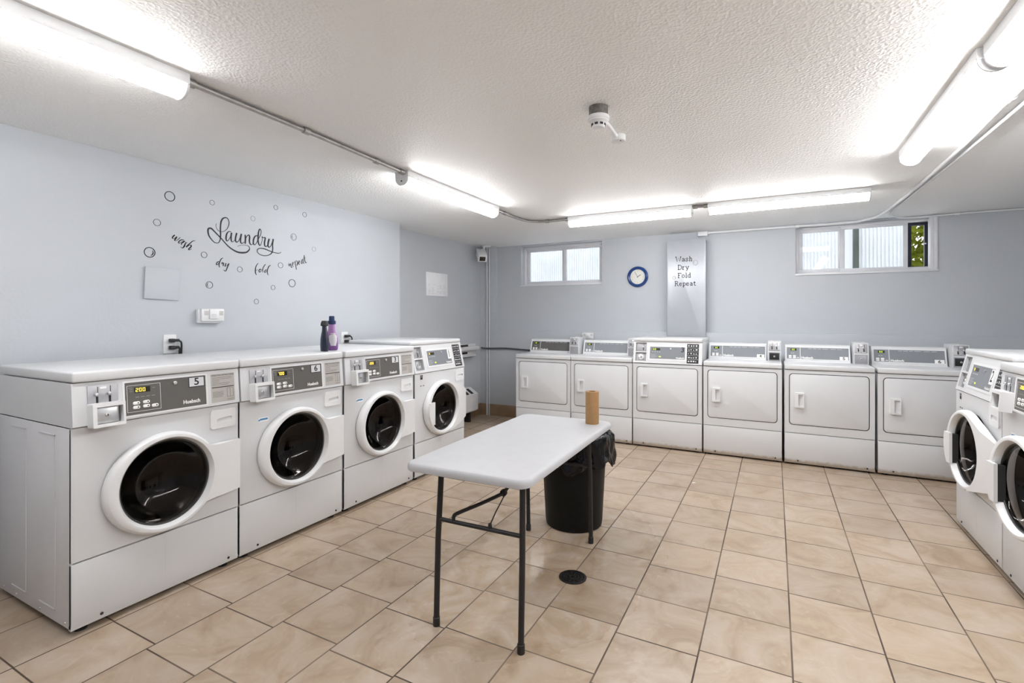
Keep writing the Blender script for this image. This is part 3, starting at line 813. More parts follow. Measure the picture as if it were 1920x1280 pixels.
def housing_b(t, hw, z, D, num, digits, name='control_panel', depth=None, dg='digits', scale=1.0, num_style='placard', metal=True):
    """slanted control housing with one coin slot, black instruction strip at its end"""
    rise = 0.212 * scale; back = 0.050 * scale
    S_ = math.hypot(rise, back); T = panel_frame(z, -0.004, rise, back)
    c0, c1 = -hw + 0.022, -hw + 0.124
    mb = MB()
    pr = [(-0.004, z), (-0.004 + back, z + rise), (D, z + rise), (D, z)]
    # side cheeks, top strip and bottom strip round the two coin recesses
    def slab(x0, x1, q0, q1, dp=0.06):
        mb.box(x0, x1, 0, dp, q0, q1, T=T)
    slab(-hw, c0, 0, S_); slab(c1, hw, 0, S_); slab(c0, c1, 0, 0.020 * scale); slab(c0, c1, 0.106 * scale, 0.116 * scale); slab(c0, c1, 0.204 * scale, S_)
    mb.loft([[(-hw, y + (0.055 if y < 0.06 else 0), zz) for y, zz in pr], [(hw, y + (0.055 if y < 0.06 else 0), zz) for y, zz in pr]])
    # embossed field on each end
    for sx in (-1, 1):
        x0, x1 = sorted((sx * hw, sx * (hw + 0.002)))
        mb.box(x0, x1, 0.09, 0.20, z + 0.05, z + rise - 0.02, bev=0.0008, seg=1)
    c = mb.build(name, 'white', t)
    mb = MB(); T2 = T @ Matrix.Translation((0, 0.020, 0))
    coin_slide(mb, c0 + 0.001, c1 - 0.001, 0.117 * scale, 0.203 * scale, T2, 1)
    mb.build('coin_slide', ['plate', 'gap', 'steel', 'sticker'], c)
    mb = MB()
    T3 = T @ Matrix.Translation((0, 0.020, 0))
    mb.prism(rr((c1 - c0) / 2 - 0.001, 0.0425 * scale, 0.003, (c0 + c1) / 2, 0.063 * scale), -0.003, 0, 0.0008, 0, T3)
    mb.lathe([(0.030 * scale, -0.003), (0.030 * scale, -0.007), (0.024 * scale, -0.008), (0.022 * scale, -0.005), (0.013 * scale, -0.005), (0.011 * scale, -0.013), (0.004, -0.014)], ((c0 + c1) / 2, 0, 0.063 * scale), 'Y', 28, 2, T3)
    mb.lathe([(0.004, -0.0145), (0.003, -0.0150)], ((c0 + c1) / 2, 0, 0.063 * scale), 'Y', 10, 1, T3)
    mb.build('coin_lock', ['plate', 'gap', 'steel'], c)
    p0, p1, q0, q1 = -0.158, 0.166, 0.046 * scale, 0.166 * scale
    fr = 0.014
    mb = MB(); mb.holed(rr((p1 - p0) / 2 + fr, (q1 - q0) / 2 + fr, 0.006, (p0 + p1) / 2, (q0 + q1) / 2), rr((p1 - p0) / 2, (q1 - q0) / 2, 0.002, (p0 + p1) / 2, (q0 + q1) / 2), -0.0025, 0.001, T=T)
    mb.build('panel_rim', 'white_plastic', c)
    mb = MB(); mb.box(p0, p1, -0.0012, 0.001, q0, q1, mi=0, T=T)
    mb.box(p0 + 0.024, p0 + 0.095, -0.0018, 0, q1 - 0.034, q1 - 0.014, mi=1, T=T)
    for k in range(4): mb.box(p0 + 0.022 + k * 0.022, p0 + 0.030 + k * 0.022, -0.0017, 0, q1 - 0.052, q1 - 0.046, mi=2, T=T)
    for k in range(5): mb.box(p0 + 0.010, p0 + 0.05 + 0.012 * (k % 3), -0.0016, 0, q0 + 0.010 + k * 0.008, q0 + 0.0115 + k * 0.008, mi=2, T=T)
    mb.box(p0 + 0.085, p0 + 0.105, -0.0017, 0, q0 + 0.016, q0 + 0.026, mi=3, T=T)
    mb.lathe([(0.007, 0), (0.007, -0.006), (0.005, -0.007)], (0.035, 0, q1 - 0.018), 'Y', 14, 4, T)
    mb.build('display_panel', ['grey_panel_light', 'lens_off', 'placard', 'digits_green', 'steel'], c)
    mb = MB(); add_digits(mb, digits, p0 + 0.032, -0.0018, q1 - 0.031, 0.011, 0.014, 0.006, 0.0024) if False else None
    Td = T
    for ch_i, ch in enumerate(digits):
        x = p0 + 0.030 + ch_i * 0.016
        for sgm in SEG[ch]:
            w, h, tt = 0.010, 0.015, 0.0026
            q = {'a': (0, w, h - tt, h), 'g': (0, w, h / 2 - tt / 2, h / 2 + tt / 2), 'd': (0, w, 0, tt), 'f': (0, tt, h / 2, h), 'b': (w - tt, w, h / 2, h), 'e': (0, tt, 0, h / 2), 'c': (w - tt, w, 0, h / 2)}[sgm]
            mb.box(x + q[0], x + q[1], -0.0024, -0.0018, q1 - 0.0315 + q[2], q1 - 0.0315 + q[3], T=T)
    mb.build('digital_readout', dg, c)
    mb = MB(); add_text(mb, BRAND, p1 - 0.006, -0.0017, q0 + 0.013, 0.021, 0.03, 'RIGHT', T=T, sx=1.0)
    mb.build('maker_lettering', 'white_ink', c)
    if num:
        mb = MB()
        if num_style == 'placard':
            mb.box(p1 - 0.046, p1 - 0.002, -0.0022, -0.001, q1 - 0.082, q1 - 0.002, mi=0, T=T)
            add_text(mb, num, p1 - 0.024, -0.0024, q1 - 0.042, 0.085, 0.012, mi=1, T=T, sx=0.72)
        else:
            add_text(mb, num, p1 - 0.022, -0.0018, q1 - 0.026, 0.066, 0.014, mi=1, T=T, sx=1.0)
        mb.build('number', ['white_ink', 'ink'], c)
    mb = MB(); b0, b1 = hw - 0.134, hw - 0.030
    mb.box(b0, b1, -0.0010, 0.001, 0.012, 0.200 * scale, mi=0, T=T)
    rnd = random.Random(5); H = 0.200 * scale - 0.012
    for k in range(5):
        z0 = 0.012 + H * k / 5
        if k: mb.box(b0 + 0.004, b1 - 0.004, -0.0013, 0, z0 - 0.0012, z0 + 0.0012, mi=1, T=T)
        for j in range(4):
            xx = b0 + 0.010 + j * 0.022
            mb.box(xx, xx + rnd.uniform(0.008, 0.017), -0.0014, 0, z0 + H * 0.07, z0 + H * 0.07 + rnd.uniform(0.006, 0.014), mi=1, T=T)
    mb.build('instruction_strip', ['black', 'placard'], c)
    return c, z + rise

def washer(kind, num, digits, loc, rotz, label, group, ajar=0.0, sticker=False):
    t = thing('washing_machine', label, 'washing machine', loc, rotz, group)
    hw, D = 0.3410, 0.69
    body(t, hw, D, 0.030, 0.813, [(0, 0.287), (0, 0.795)])
    feet(t, hw, D)
    kick_panel(t, hw, 0.026, 0.284)
    # front panel round the door opening
    ang = sorted([2 * PI * i / 96 for i in range(96)] + [math.atan2(z - 0.52, x) % (2 * PI) for x in (-hw, hw) for z in (0.290, 0.815)])
    mb = MB()
    mb.holed(rect_at(ang, -hw, hw, 0.290, 0.815, 0, 0.52), [(0.20 * math.cos(a), 0.52 + 0.20 * math.sin(a)) for a in ang], 0.0, 0.014)
    mb.build('front_panel', 'white', t)
    mb = MB(); mb.lathe([(0.2005, 0.0), (0.196, 0.006), (0.190, 0.035), (0.205, 0.062), (0.225, 0.072)], (0, 0, 0.52), 'Y', 64, cap=False)
    mb.build('door_gasket', 'rubber', t)
    mb = MB()
    mb.lathe([(0.222, 0.070), (0.240, 0.080), (0.240, 0.37), (0.232, 0.385), (0.20, 0.388), (0.19, 0.376), (0.15, 0.376), (0.14, 0.390), (0.10, 0.392), (0.09, 0.378), (0.06, 0.374), (0.0005, 0.372)], (0, 0, 0.52), 'Y', 64, cap=False)
    for k in range(3):
        Tk = Matrix.Translation((0, 0, 0.52)) @ Matrix.Rotation(2 * PI * k / 3 + 0.5, 4, 'Y')
        mb.loft([[(-0.045, 0.10, 0.238), (0.045, 0.10, 0.238), (0.012, 0.10, 0.185), (-0.012, 0.10, 0.185)],
                 [(-0.045, 0.37, 0.238), (0.045, 0.37, 0.238), (0.012, 0.37, 0.185), (-0.012, 0.37, 0.185)]], T=Tk)
    mb.build('drum', 'drum', t)
    door(t, kind, hw, ajar, handle=(kind == 'B' or ajar > 0))
    # detergent drawer, upper corner of the front
    mb = MB(); cx, cz = 0.262, 0.752
    o = rr(0.062, 0.046, 0.012, cx, cz, 8)
    if kind == 'A':
        ih = []
        for i, (x, z) in enumerate(o):      # lens-shaped scoop
            a = math.atan2((z - cz) / 0.046, (x - cx) / 0.062)
            ih.append((cx + 0.004 + 0.046 * math.cos(a), cz - 0.006 + (0.015 if math.sin(a) < 0 else 0.013) * math.sin(a) + 0.004 * math.cos(a)))
    else:
        ih = rr(0.040, 0.012, 0.005, cx + 0.004, cz - 0.004, 8)
    mb.holed(o, ih, -0.007, 0.0)
    dr = mb.build('detergent_drawer', 'white_plastic', t, angle=30)
    mb = MB()
    mb.loft([[(x, -0.0005, z) for x, z in ih], [(cx + (x - cx) * 0.99, -0.0042 if z < cz - 0.004 else -0.0008, z) for x, z in ih]])
    mb.build('scoop', 'side_white', dr)
    # lid
    if kind == 'A':
        mb = MB(); mb.box(-hw - 0.001, hw + 0.001, -0.010, D, 0.994, 1.036, bev=0.009, seg=3); mb.build('lid', 'white', t)
        mb = MB()
        pr = [(-0.014, 0.822), (0.0, 0.991), (D, 0.991), (D, 0.818), (-0.004, 0.818)]
        mb.loft([[(-hw, y, z) for y, z in pr], [(hw, y, z) for y, z in pr]])
        c = mb.build('control_panel', 'white', t)
        T = panel_frame(0.822, -0.014, 0.169, 0.014)
        mb = MB(); coin_slide(mb, -0.292, -0.188, 0.074, 0.156, T); mb.build('coin_slide', ['plate', 'gap', 'steel', 'white_ink'], c)
        mb = MB(); b_cx, b_cz = -0.238, 0.036
        mb.holed(rr(0.056, 0.048, 0.004, b_cx, b_cz), rr(0.045, 0.034, 0.002, b_cx + 0.003, b_cz - 0.002), -0.048, 0.0, T=T)
        cb = mb.build('coin_box', 'white_plastic', c)
        mb = MB(); lock_plate(mb, b_cx - 0.040, b_cx + 0.042, b_cz - 0.034, b_cz + 0.030, -0.022, T)
        mb.build('coin_door', ['steel', 'gap', 'steel'], c)
        p0, p1, q0, q1 = -0.163, 0.174, 0.014, 0.152
        fr = 0.008
        mb = MB(); mb.holed(rr((p1 - p0) / 2 + fr, (q1 - q0) / 2 + fr, 0.004, (p0 + p1) / 2, (q0 + q1) / 2), rr((p1 - p0) / 2, (q1 - q0) / 2, 0.002, (p0 + p1) / 2, (q0 + q1) / 2), -0.003, 0.001, T=T)
        mb.build('panel_rim', 'white_plastic', c)
        mb = MB(); mb.box(p0, p1, -0.0012, 0.001, q0, q1, mi=0, T=T)
        f = 0.0013
        for (x0, x1, z0, z1) in ((-0.155, -0.025, 0.138, 0.138 + f), (-0.155, -0.025, 0.026, 0.026 + f), (-0.155, -0.155 + f, 0.026, 0.138), (-0.025 - f, -0.025, 0.026, 0.138)):
            mb.box(x0, x1, -0.0016, 0, z0, z1, mi=2, T=T)
        mb.box(-0.127, -0.066, -0.0018, 0, 0.106, 0.130, mi=1, T=T)
        for (x, z) in ((-0.121, 0.063), (-0.083, 0.064), (-0.121, 0.045), (-0.083, 0.046), (-0.049, 0.044)):
            mb.prism(rr(0.0135, 0.0068, 0.006, x, z, 4), -0.0032, 0, 0.0008, 2, T)
            mb.box(x + 0.004, x + 0.008, -0.0036, -0.003, z - 0.003, z + 0.003, mi=1, T=T)
        for k in range(4): mb.box(-0.124 + k * 0.021, -0.110 + k * 0.021, -0.0016, 0, 0.087, 0.0885, mi=3, T=T)
        for (x0, x1, z) in ((-0.149, -0.134, 0.128), (-0.144, -0.134, 0.121), (-0.145, -0.134, 0.113), (-0.058, -0.046, 0.121)):
            mb.box(x0, x1, -0.0016, 0, z, z + 0.0012, mi=3, T=T)
        mb.lathe([(0.0085, 0), (0.0085, -0.006), (0.006, -0.008), (0.003, -0.008)], (0.036, 0, 0.131), 'Y', 16, 4, T)
        mb.build('display_panel', ['grey_panel', 'lens_off', 'white_ink', 'sticker', 'steel'], c)
        mb = MB()
        for i, ch in enumerate(digits):
            x = -0.122 + i * 0.0135; w, h, tt = 0.0095, 0.016, 0.0020
            for sgm in SEG[ch]:
                q = {'a': (0, w, h - tt, h), 'g': (0, w, h / 2 - tt / 2, h / 2 + tt / 2), 'd': (0, w, 0, tt), 'f': (0, tt, h / 2, h), 'b': (w - tt, w, h / 2, h), 'e': (0, tt, 0, h / 2), 'c': (w - tt, w, 0, h / 2)}[sgm]
                mb.box(x + q[0], x + q[1], -0.0024, -0.0018, 0.110 + q[2], 0.110 + q[3], T=T)
        mb.build('digital_readout', 'digits', c)
        mb = MB(); add_text(mb, BRAND, 0.107, -0.0016, 0.037, 0.0235, 0.035, sx=0.93, T=T); mb.build('maker_lettering', 'white_ink', c)
        mb = MB(); mb.box(0.096, 0.168, -0.0022, -0.001, 0.102, 0.149, mi=1, T=T); mb.box(0.099, 0.165, -0.0026, -0.001, 0.105, 0.146, mi=0, T=T)
        add_text(mb, num, 0.132, -0.0029, 0.1255, 0.046, 0.022, mi=1, sx=1.1, T=T); mb.build('number', ['placard', 'ink'], c)
        mb = MB(); mb.box(0.200, 0.318, -0.0008, 0.001, 0.014, 0.152, mi=0, T=T)
        add_text(mb, 'OPERATING INSTRUCTIONS', 0.259, -0.0011, 0.1445, 0.0088, 0.02, mi=1, T=T)
        rnd = random.Random(2)
        add_lines(mb, 0.206, 0.312, 0.090, 0.140, 6, -0.0008, 0.0014, rnd, 1) if False else None
        for i in range(6): mb.box(0.206, 0.206 + rnd.uniform(0.03, 0.10), -0.0011, -0.0008, 0.133 - i * 0.0072, 0.1342 - i * 0.0072, mi=1, T=T)
        mb.box(0.204, 0.314, -0.0011, -0.0008, 0.084, 0.0882, mi=1, T=T)
        for i in range(7): mb.box(0.206, 0.206 + rnd.uniform(0.045, 0.062), -0.0011, -0.0008, 0.064 - i * 0.0042, 0.0649 - i * 0.0042, mi=1, T=T)
        for (x0, x1, z0, z1) in ((0.278, 0.310, 0.078, 0.079), (0.278, 0.310, 0.035, 0.036), (0.278, 0.279, 0.035, 0.079), (0.309, 0.310, 0.035, 0.079), (0.293, 0.294, 0.035, 0.079), (0.278, 0.312, 0.024, 0.025), (0.278, 0.312, 0.018, 0.019)):
            mb.box(x0, x1, -0.0011, -0.0008, z0, z1, mi=1, T=T)
        mb.build('instruction_sticker', ['sticker', 'ink'], c)
    else:
        c, zt = housing_b(t, hw, 0.820, D, num, digits)
        mb = MB(); mb.box(-hw - 0.001, hw + 0.001, 0.040, D, zt, zt + 0.032, bev=0.010, seg=3); mb.build('lid', 'white', t)
        mb = MB(); mb.box(-0.275, -0.247, -0.0008, 0.001, 0.768, 0.803, mi=0)
        mb.box(-0.270, -0.252, -0.0011, 0, 0.787, 0.789, mi=1); mb.box(-0.268, -0.258, -0.0011, 0, 0.795, 0.798, mi=1)
        mb.box(-0.275, -0.262, -0.0008, 0.001, 0.716, 0.722, mi=0); mb.box(-0.240, -0.226, -0.0008, 0.001, 0.716, 0.722, mi=0)
        mb.box(-0.259, -0.243, -0.0008, 0.001, 0.7175, 0.7205, mi=2)
        mb.build('icon_sticker', ['ink', 'placard', 'sticker'], t)
    if sticker:
        mb = MB(); mb.box(-0.236, -0.178, -0.0006, 0.001, 0.694, 0.716, mi=0); mb.box(-0.228, -0.182, -0.0010, 0, 0.702, 0.711, mi=1)
        mb.box(-0.236, -0.228, -0.0010, 0, 0.699, 0.707, mi=1)
        mb.build('sticker', ['white_ink', 'blue_ink'], t)
    return t

GL = 'washing machines along the lettered wall'; GR = 'washing machines facing them across the room'
XL = -2.42
washer('A', '5', '200', (XL, 1.2625, 0), PI / 2, 'white front-loading washer numbered 5, first of its row, its side showing', GL)
washer('A', '6', '700', (XL, 1.9545, 0), PI / 2, 'white front-loading washer numbered 6, between washers 5 and 3', GL, sticker=True)
washer('A', '3', '200', (XL, 2.6560, 0), PI / 2, 'white front-loading washer numbered 3, between washers 6 and 1', GL, sticker=True)
washer('B', '1', '0', (XL, 3.3600, 0), PI / 2, 'white front-loading washer numbered 1 with slanted panel, last before the corner', GL)
washer('B', '2', '0', (0.978, 3.590, 0), -PI / 2, 'white front-loading washer numbered 2 with slanted panel, beside dryer 6', GR, ajar=3.0)
washer('A', '4', '200', (0.978, 2.900, 0), -PI / 2, 'white front-loading washer cut off by the photo edge, beside washer 2', GR, ajar=4.0, sticker=True)

def dryer(kind, num, loc, label, coin_dark=False, screen='grey_panel_light'):
    t = thing('tumble_dryer', label, 'tumble dryer', loc, 0.0, 'tumble dryers along the back wall')
    hw, D = 0.3170, 0.60
    body(t, hw, D, 0.022, 0.802, [(0, 0.272), (0, 0.806)])
    feet(t, hw, D)
    kick_panel(t, hw, 0.016, 0.268, False, 'kick')
    dx, dz, dc = 0.283, 0.219, 0.557
    # front panel with its door opening
    n_ = 6
    o = rr(hw, 0.2655, 0.004, 0, 0.5385, n_); i_ = rr(dx, dz, 0.030, 0, dc, n_)
    mb = MB(); mb.holed(o, i_, 0.0, 0.005); mb.build('front_panel', 'white', t)
    hx0, hx1, hz0, hz1 = -0.240, -0.172, 0.490, 0.616
    hc, hzc = (hx0 + hx1) / 2, (hz0 + hz1) / 2
    mb = MB()
    mb.prism(rr(dx - 0.0055, dz - 0.0055, 0.026, 0, dc, n_), -0.004, 0.004, 0.003)
    d = mb.build('door', 'white', t)
    mb = MB(); mb.prism(rr(dx + 0.006, dz + 0.006, 0.034, 0, dc, n_), 0.026, 0.030); mb.build('door_gap_shade', 'gap', t)  # dark sheet painting the shade in the gap round the door
    mb = MB()
    mb.holed(rr(0.034, 0.063, 0.004, hc, hzc), rr(0.0185, 0.048, 0.003, hc + 0.010, hzc), -0.024, -0.0035)
    h = mb.build('handle', 'white_plastic', d)
    mb = MB(); mb.loft([[(hc - 0.009, -0.0042, hzc - 0.048), (hc - 0.009, -0.0042, hzc + 0.048), (hc - 0.009, -0.004, hzc + 0.048), (hc - 0.009, -0.004, hzc - 0.048)],
                        [(hc + 0.029, -0.018, hzc - 0.048), (hc + 0.029, -0.018, hzc + 0.048), (hc + 0.029, -0.004, hzc + 0.048), (hc + 0.029, -0.004, hzc - 0.048)]])
    mb.build('handle_scoop', 'side_white', d)
    if kind == 'B':
        c, zt = housing_b(t, hw, 0.812, D, num, '60', num_style='direct', dg='digits_green', scale=0.97)
        mb = MB(); mb.box(-hw - 0.001, hw + 0.001, 0.034, D, zt, zt + 0.032, bev=0.008, seg=3); mb.build('lid', 'white', t)
        return t
    mb = MB(); mb.box(-hw - 0.0005, hw + 0.0005, -0.008, D, 0.808, 0.850, bev=0.008, seg=3); mb.build('lid', 'white', t)
    # console at the back of the lid
    x0, x1, y0, z0, z1, bk = -0.308, 0.194, 0.335, 0.850, 1.002, 0.045
    mb = MB()
    pr = [(y0, z0), (y0 + bk, z1 - 0.006), (y0 + bk + 0.008, z1), (0.500, z1), (0.500, z0)]
    mb.loft([[(x0, y, z) for y, z in pr], [(x1, y, z) for y, z in pr]])
    c = mb.build('console', 'white', t)
    T = panel_frame(z0, y0, z1 - 0.006 - z0, bk)
    p0, p1, q0, q1 = x0 + 0.016, x1 - 0.012, 0.026, 0.132
    fr = 0.007
    mb = MB(); mb.holed(rr((p1 - p0) / 2 + fr, (q1 - q0) / 2 + fr, 0.004, (p0 + p1) / 2, (q0 + q1) / 2), rr((p1 - p0) / 2, (q1 - q0) / 2, 0.002, (p0 + p1) / 2, (q0 + q1) / 2), -0.004, 0.001, T=T)
    mb.build('panel_rim', 'white_plastic', c)
    mb = MB(); mb.box(p0, p1, -0.0012, 0.001, q0, q1, mi=0, T=T)
    mb.box(p0 + 0.104, p0 + 0.108, -0.0018, 0, q0, q1, mi=2, T=T)
    mb.box(p0 + 0.030, p0 + 0.078, -0.0018, 0, q1 - 0.030, q1 - 0.010, mi=1, T=T)
    for (x, z) in ((0.022, 0.027), (0.022, 0.012), (0.056, 0.027), (0.056, 0.012)):
        mb.prism(rr(0.0125, 0.0062, 0.005, p0 + x + 0.004, q0 + z, 4), -0.003, 0, 0.0008, 2, T)
    mb.box(p0 + 0.080, p0 + 0.098, -0.0018, 0, q0 + 0.010, q0 + 0.015, mi=2, T=T)
    for k in range(2): mb.box(p0 + 0.034 + k * 0.016, p0 + 0.044 + k * 0.016, -0.0016, 0, q0 + 0.052, q0 + 0.055, mi=2, T=T)
    rnd = random.Random(4)
    x = p0 + 0.17
    while x < p1 - 0.05:
        w = rnd.uniform(0.02, 0.045); mb.box(x, x + w, -0.0016, 0, q1 - 0.011, q1 - 0.008, mi=3, T=T); x += w + rnd.uniform(0.008, 0.02)
    mb.build('display_panel', [screen, 'lens_off', 'white_ink', 'placard'], c)
    mb = MB()
    for i, ch in enumerate('60'):
        xx = p0 + 0.040 + i * 0.013; w, h, tt = 0.009, 0.012, 0.0022
        for sgm in SEG[ch]:
            q = {'a': (0, w, h - tt, h), 'g': (0, w, h / 2 - tt / 2, h / 2 + tt / 2), 'd': (0, w, 0, tt), 'f': (0, tt, h / 2, h), 'b': (w - tt, w, h / 2, h), 'e': (0, tt, 0, h / 2), 'c': (w - tt, w, 0, h / 2)}[sgm]
            mb.box(xx + q[0], xx + q[1], -0.0024, -0.0018, q1 - 0.026 + q[2], q1 - 0.026 + q[3], T=T)
    mb.build('digital_readout', 'digits_green', c)
    mb = MB(); add_text(mb, BRAND, p0 + 0.114, -0.0017, q0 + 0.013, 0.026, 0.035, 'LEFT', T=T); mb.build('maker_lettering', 'white_ink', c)
    if num:
        mb = MB(); mb.box(p1 - 0.068, p1 - 0.006, -0.0026, -0.001, q0 - 0.004, q0 + 0.030, mi=0, T=T)
        add_text(mb, num, p1 - 0.037, -0.0030, q0 + 0.013, 0.035, 0.02, mi=1, sx=1.2, T=T); mb.build('number', ['white_ink', 'ink'], c)
    # coin box beside the console
    a0, a1, yb = 0.206, 0.312, 0.262
    mb = MB()
    zt = 1.032
    pr = [(yb, 0.851), (yb, 0.940), (yb + 0.020, zt), (0.50, zt), (0.50, 0.851)]
    mb.loft([[(a0, y, z) for y, z in pr], [(a1, y, z) for y, z in pr]])
    mb.lathe([(0.006, 0), (0.005, 0.006), (0.002, 0.009)], ((a0 + a1) / 2, yb + 0.06, zt), n=12)
    cb = mb.build('coin_box', 'white', t)
    Tc = Matrix.Translation((0, yb + 0.0005, 0.9405)) @ Matrix.Rotation(-math.atan2(0.020, zt - 0.94), 4, 'X')
    mb = MB(); coin_slide(mb, a0 + 0.007, a1 - 0.007, 0.006, 0.086, Tc, 2); mb.build('coin_slide', ['plate', 'gap', 'steel', 'white_ink'], cb)
    mb = MB(); mb.box(a0 + 0.007, a1 - 0.007, yb - 0.002, yb + 0.001, 0.856, 0.934, mi=3)
    lock_plate(mb, a0 + 0.014, a1 - 0.014, 0.866, 0.926, yb - 0.002, Matrix.Identity(4))
    mb.build('coin_door', ['black' if coin_dark else 'plate', 'gap', 'steel', 'plate'], cb)
    return t
YD = 4.87
dryer('A', '', (-2.190, YD, 0), 'white tumble dryer nearest the corner, first of the row along the back wall', screen='grey_panel')
dryer('A', '', (-1.549, YD, 0), 'white tumble dryer under the clock, between the corner dryer and dryer 3')
dryer('B', '3', (-0.904, YD, 0), 'white tumble dryer with tall slanted control housing marked 3')
dryer('A', '4', (-0.257, YD, 0), 'white tumble dryer numbered 4 on a low console, beside the slanted housing', coin_dark=True)
dryer('A', '5', (0.3955, YD, 0), 'white tumble dryer numbered 5, between dryers 4 and 6')
dryer('A', '6', (1.0480, YD, 0), 'white tumble dryer numbered 6, partly hidden by washer 2', coin_dark=True)

# ------------------------------------------------------------------ folding table and what stands round it
TT = 0.668
def folding_table():
    t = thing('folding_table', 'small white folding table with dark tubular legs in mid floor', 'table', (-1.060, 2.150, 0), math.radians(1.3))
    W, L = 0.275, 0.5815     # half sizes
    def rrxy(hw, hl, r, z, k=8): return [(x, y + 0.0065, z) for x, y in rr(hw, hl, r, k=k)]
    mb = MB()
    mb.loft([rrxy(W - 0.010, L - 0.010, 0.045, TT - 0.034), rrxy(W - 0.002, L - 0.002, 0.050, TT - 0.030), rrxy(W, L, 0.052, TT - 0.019), rrxy(W - 0.002, L - 0.002, 0.050, TT - 0.008), rrxy(W - 0.007, L - 0.007, 0.046, TT - 0.002), rrxy(W - 0.014, L - 0.014, 0.042, TT)])
    mb.build('table_top', 'table', t, angle=50)
    for sy in (-1, 1):
        y = -0.493 if sy < 0 else 0.500; lx = 0.190; ox = 0.024 if sy < 0 else -0.018
        for sx in (-1, 1):
            mb = MB(); mb.tube([(ox + sx * lx, y, 0.018), (ox + sx * lx, y - sy * 0.012, 0.35), (ox + sx * (lx - 0.006), y - sy * 0.028, TT - 0.030)], 0.0118, 14)
            lg = mb.build('leg', 'charcoal', t)
            mb = MB(); mb.lathe([(0.0138, 0), (0.0148, 0.004), (0.0143, 0.034), (0.0125, 0.036)], (ox + sx * lx, y, 0), n=16); mb.build('foot_cap', 'black', lg)
        s = sy; zc_ = 0.428
        mb = MB(); mb.tube([(ox - lx, y - s * 0.015, zc_), (ox + lx, y - s * 0.015, zc_)], 0.0085, 12); mb.build('crossbar', 'charcoal', t)
        mb = MB()
        mb.tube(smooth_path([(ox - 0.118, y - s * 0.015, zc_), (ox - 0.118, y - s * 0.018, zc_ + 0.020), (ox - 0.108, y - s * 0.035, zc_ + 0.030), (ox - 0.060, y - s * 0.14, zc_ + 0.042), (ox - 0.012, y - s * 0.25, zc_ + 0.058)], 4), 0.0080, 10)
        mb.tube(smooth_path([(ox - 0.016, y - s * 0.24, zc_ + 0.052), (ox + 0.002, y - s * 0.285, zc_ + 0.090), (0.010, y - s * 0.33, zc_ + 0.120), (0.012, y - s * 0.40, TT - 0.032)], 4), 0.0075, 10)
        mb.lathe([(0.014, -0.009), (0.016, 0), (0.014, 0.009)], (ox - 0.012, y - s * 0.25, zc_ + 0.060), 'Y', 14)
        mb.lathe([(0.009, -0.007), (0.011, 0), (0.009, 0.007)], (ox + 0.000, y - s * 0.282, zc_ + 0.088), 'Y', 14)
        br = mb.build('folding_brace', 'charcoal', t)
        mb = MB(); mb.tube([(ox - 0.006, y - s * 0.25, zc_ + 0.052), (ox + 0.028, y - s * 0.10, zc_ + 0.032), (ox + 0.050, y - s * 0.018, zc_ + 0.020)], 0.0028, 8)
        mb.lathe([(0.006, -0.014), (0.009, 0), (0.006, 0.014)], (ox + 0.050, y - s * 0.015, zc_ + 0.010), 'Z', 12)
        mb.build('locking_wire', 'charcoal', br)
folding_table()
t = thing('paper_roll', 'brown kraft paper towel roll standing on the white folding table', 'paper towel roll', (-0.886, 2.636, TT))
mb = MB(); mb.lathe([(0.0355, 0), (0.0365, 0.002), (0.0365, 0.174), (0.0355, 0.176), (0.019, 0.176), (0.019, 0.0)], n=40, closed=True); mb.build('paper', 'kraft', t)
mb = MB(); mb.lathe([(0.019, 0.001), (0.019, 0.1755), (0.017, 0.1755), (0.017, 0.001)], n=28, closed=True); mb.build('core', 'kraft_dark', t)

t = thing('waste_bin', 'tall round black waste bin behind the folding table', 'bin', (-1.085, 2.880, 0))
mb = MB(); mb.lathe([(0.155, 0.0), (0.168, 0.006), (0.172, 0.03), (0.198, 0.52), (0.210, 0.525), (0.210, 0.545), (0.196, 0.545), (0.168, 0.04), (0.0, 0.03)], n=64, cap=True); mb.build('tub', 'bin', t)
for k, a in enumerate((200, 20)):
    mb = MB(); mb.box(-0.05, 0.05, -0.235, -0.198, 0.47, 0.50, bev=0.008, T=Matrix.Rotation(math.radians(a), 4, 'Z')); mb.build('handle', 'bin', t)
def liner():
    rnd = random.Random(11); n = 180
    ph = [rnd.uniform(0, 6.28) for _ in range(6)]
    rows = [(0.150, 0.20, 0.4), (0.176, 0.40, 0.7), (0.196, 0.553, 0.3), (0.214, 0.566, 0.8), (0.232, 0.552, 0.9), (0.233, 0.525, 1.1), (0.235, 0.50, 1.3), (0.234, 0.475, 1.6), (0.236, 0.45, 1.6), (0.240, 0.425, 1.8), (0.243, 0.405, 1.9), (0.243, 0.385, 2.0)]
    loops = []
    for r, z, k in rows:
        lp = []
        for i in range(n):
            a = 2 * PI * i / n
            f = 0.007 * math.sin(7 * a + ph[0] + 5 * z) + 0.011 * abs(math.sin(6.5 * a + ph[1] + z * 11)) - 0.006 * abs(math.sin(11.5 * a + ph[2] - z * 16)) + 0.005 * abs(math.sin(17 * a + ph[3] + z * 25))
            dz = (0.016 * math.sin(4 * a + ph[4]) + 0.010 * math.sin(9 * a + ph[5])) * max(0, k - 0.7)
            lp.append(((r - 0.010 * max(0, k - 0.7) + f * k * 0.8) * math.cos(a), (r - 0.010 * max(0, k - 0.7) + f * k * 0.8) * math.sin(a), z + dz))
        loops.append(lp)
    mb = MB(); mb.loft(loops, cap0=True, cap1=False)
    o = mb.build('bin_liner', 'bag', None, (-1.085, 2.880, 0), angle=180)
    sm = o.modifiers.new('thick', 'SOLIDIFY'); sm.thickness = 0.0012
    tag(o, 'shiny black plastic liner folded over the rim of the waste bin', 'bin liner')
liner()

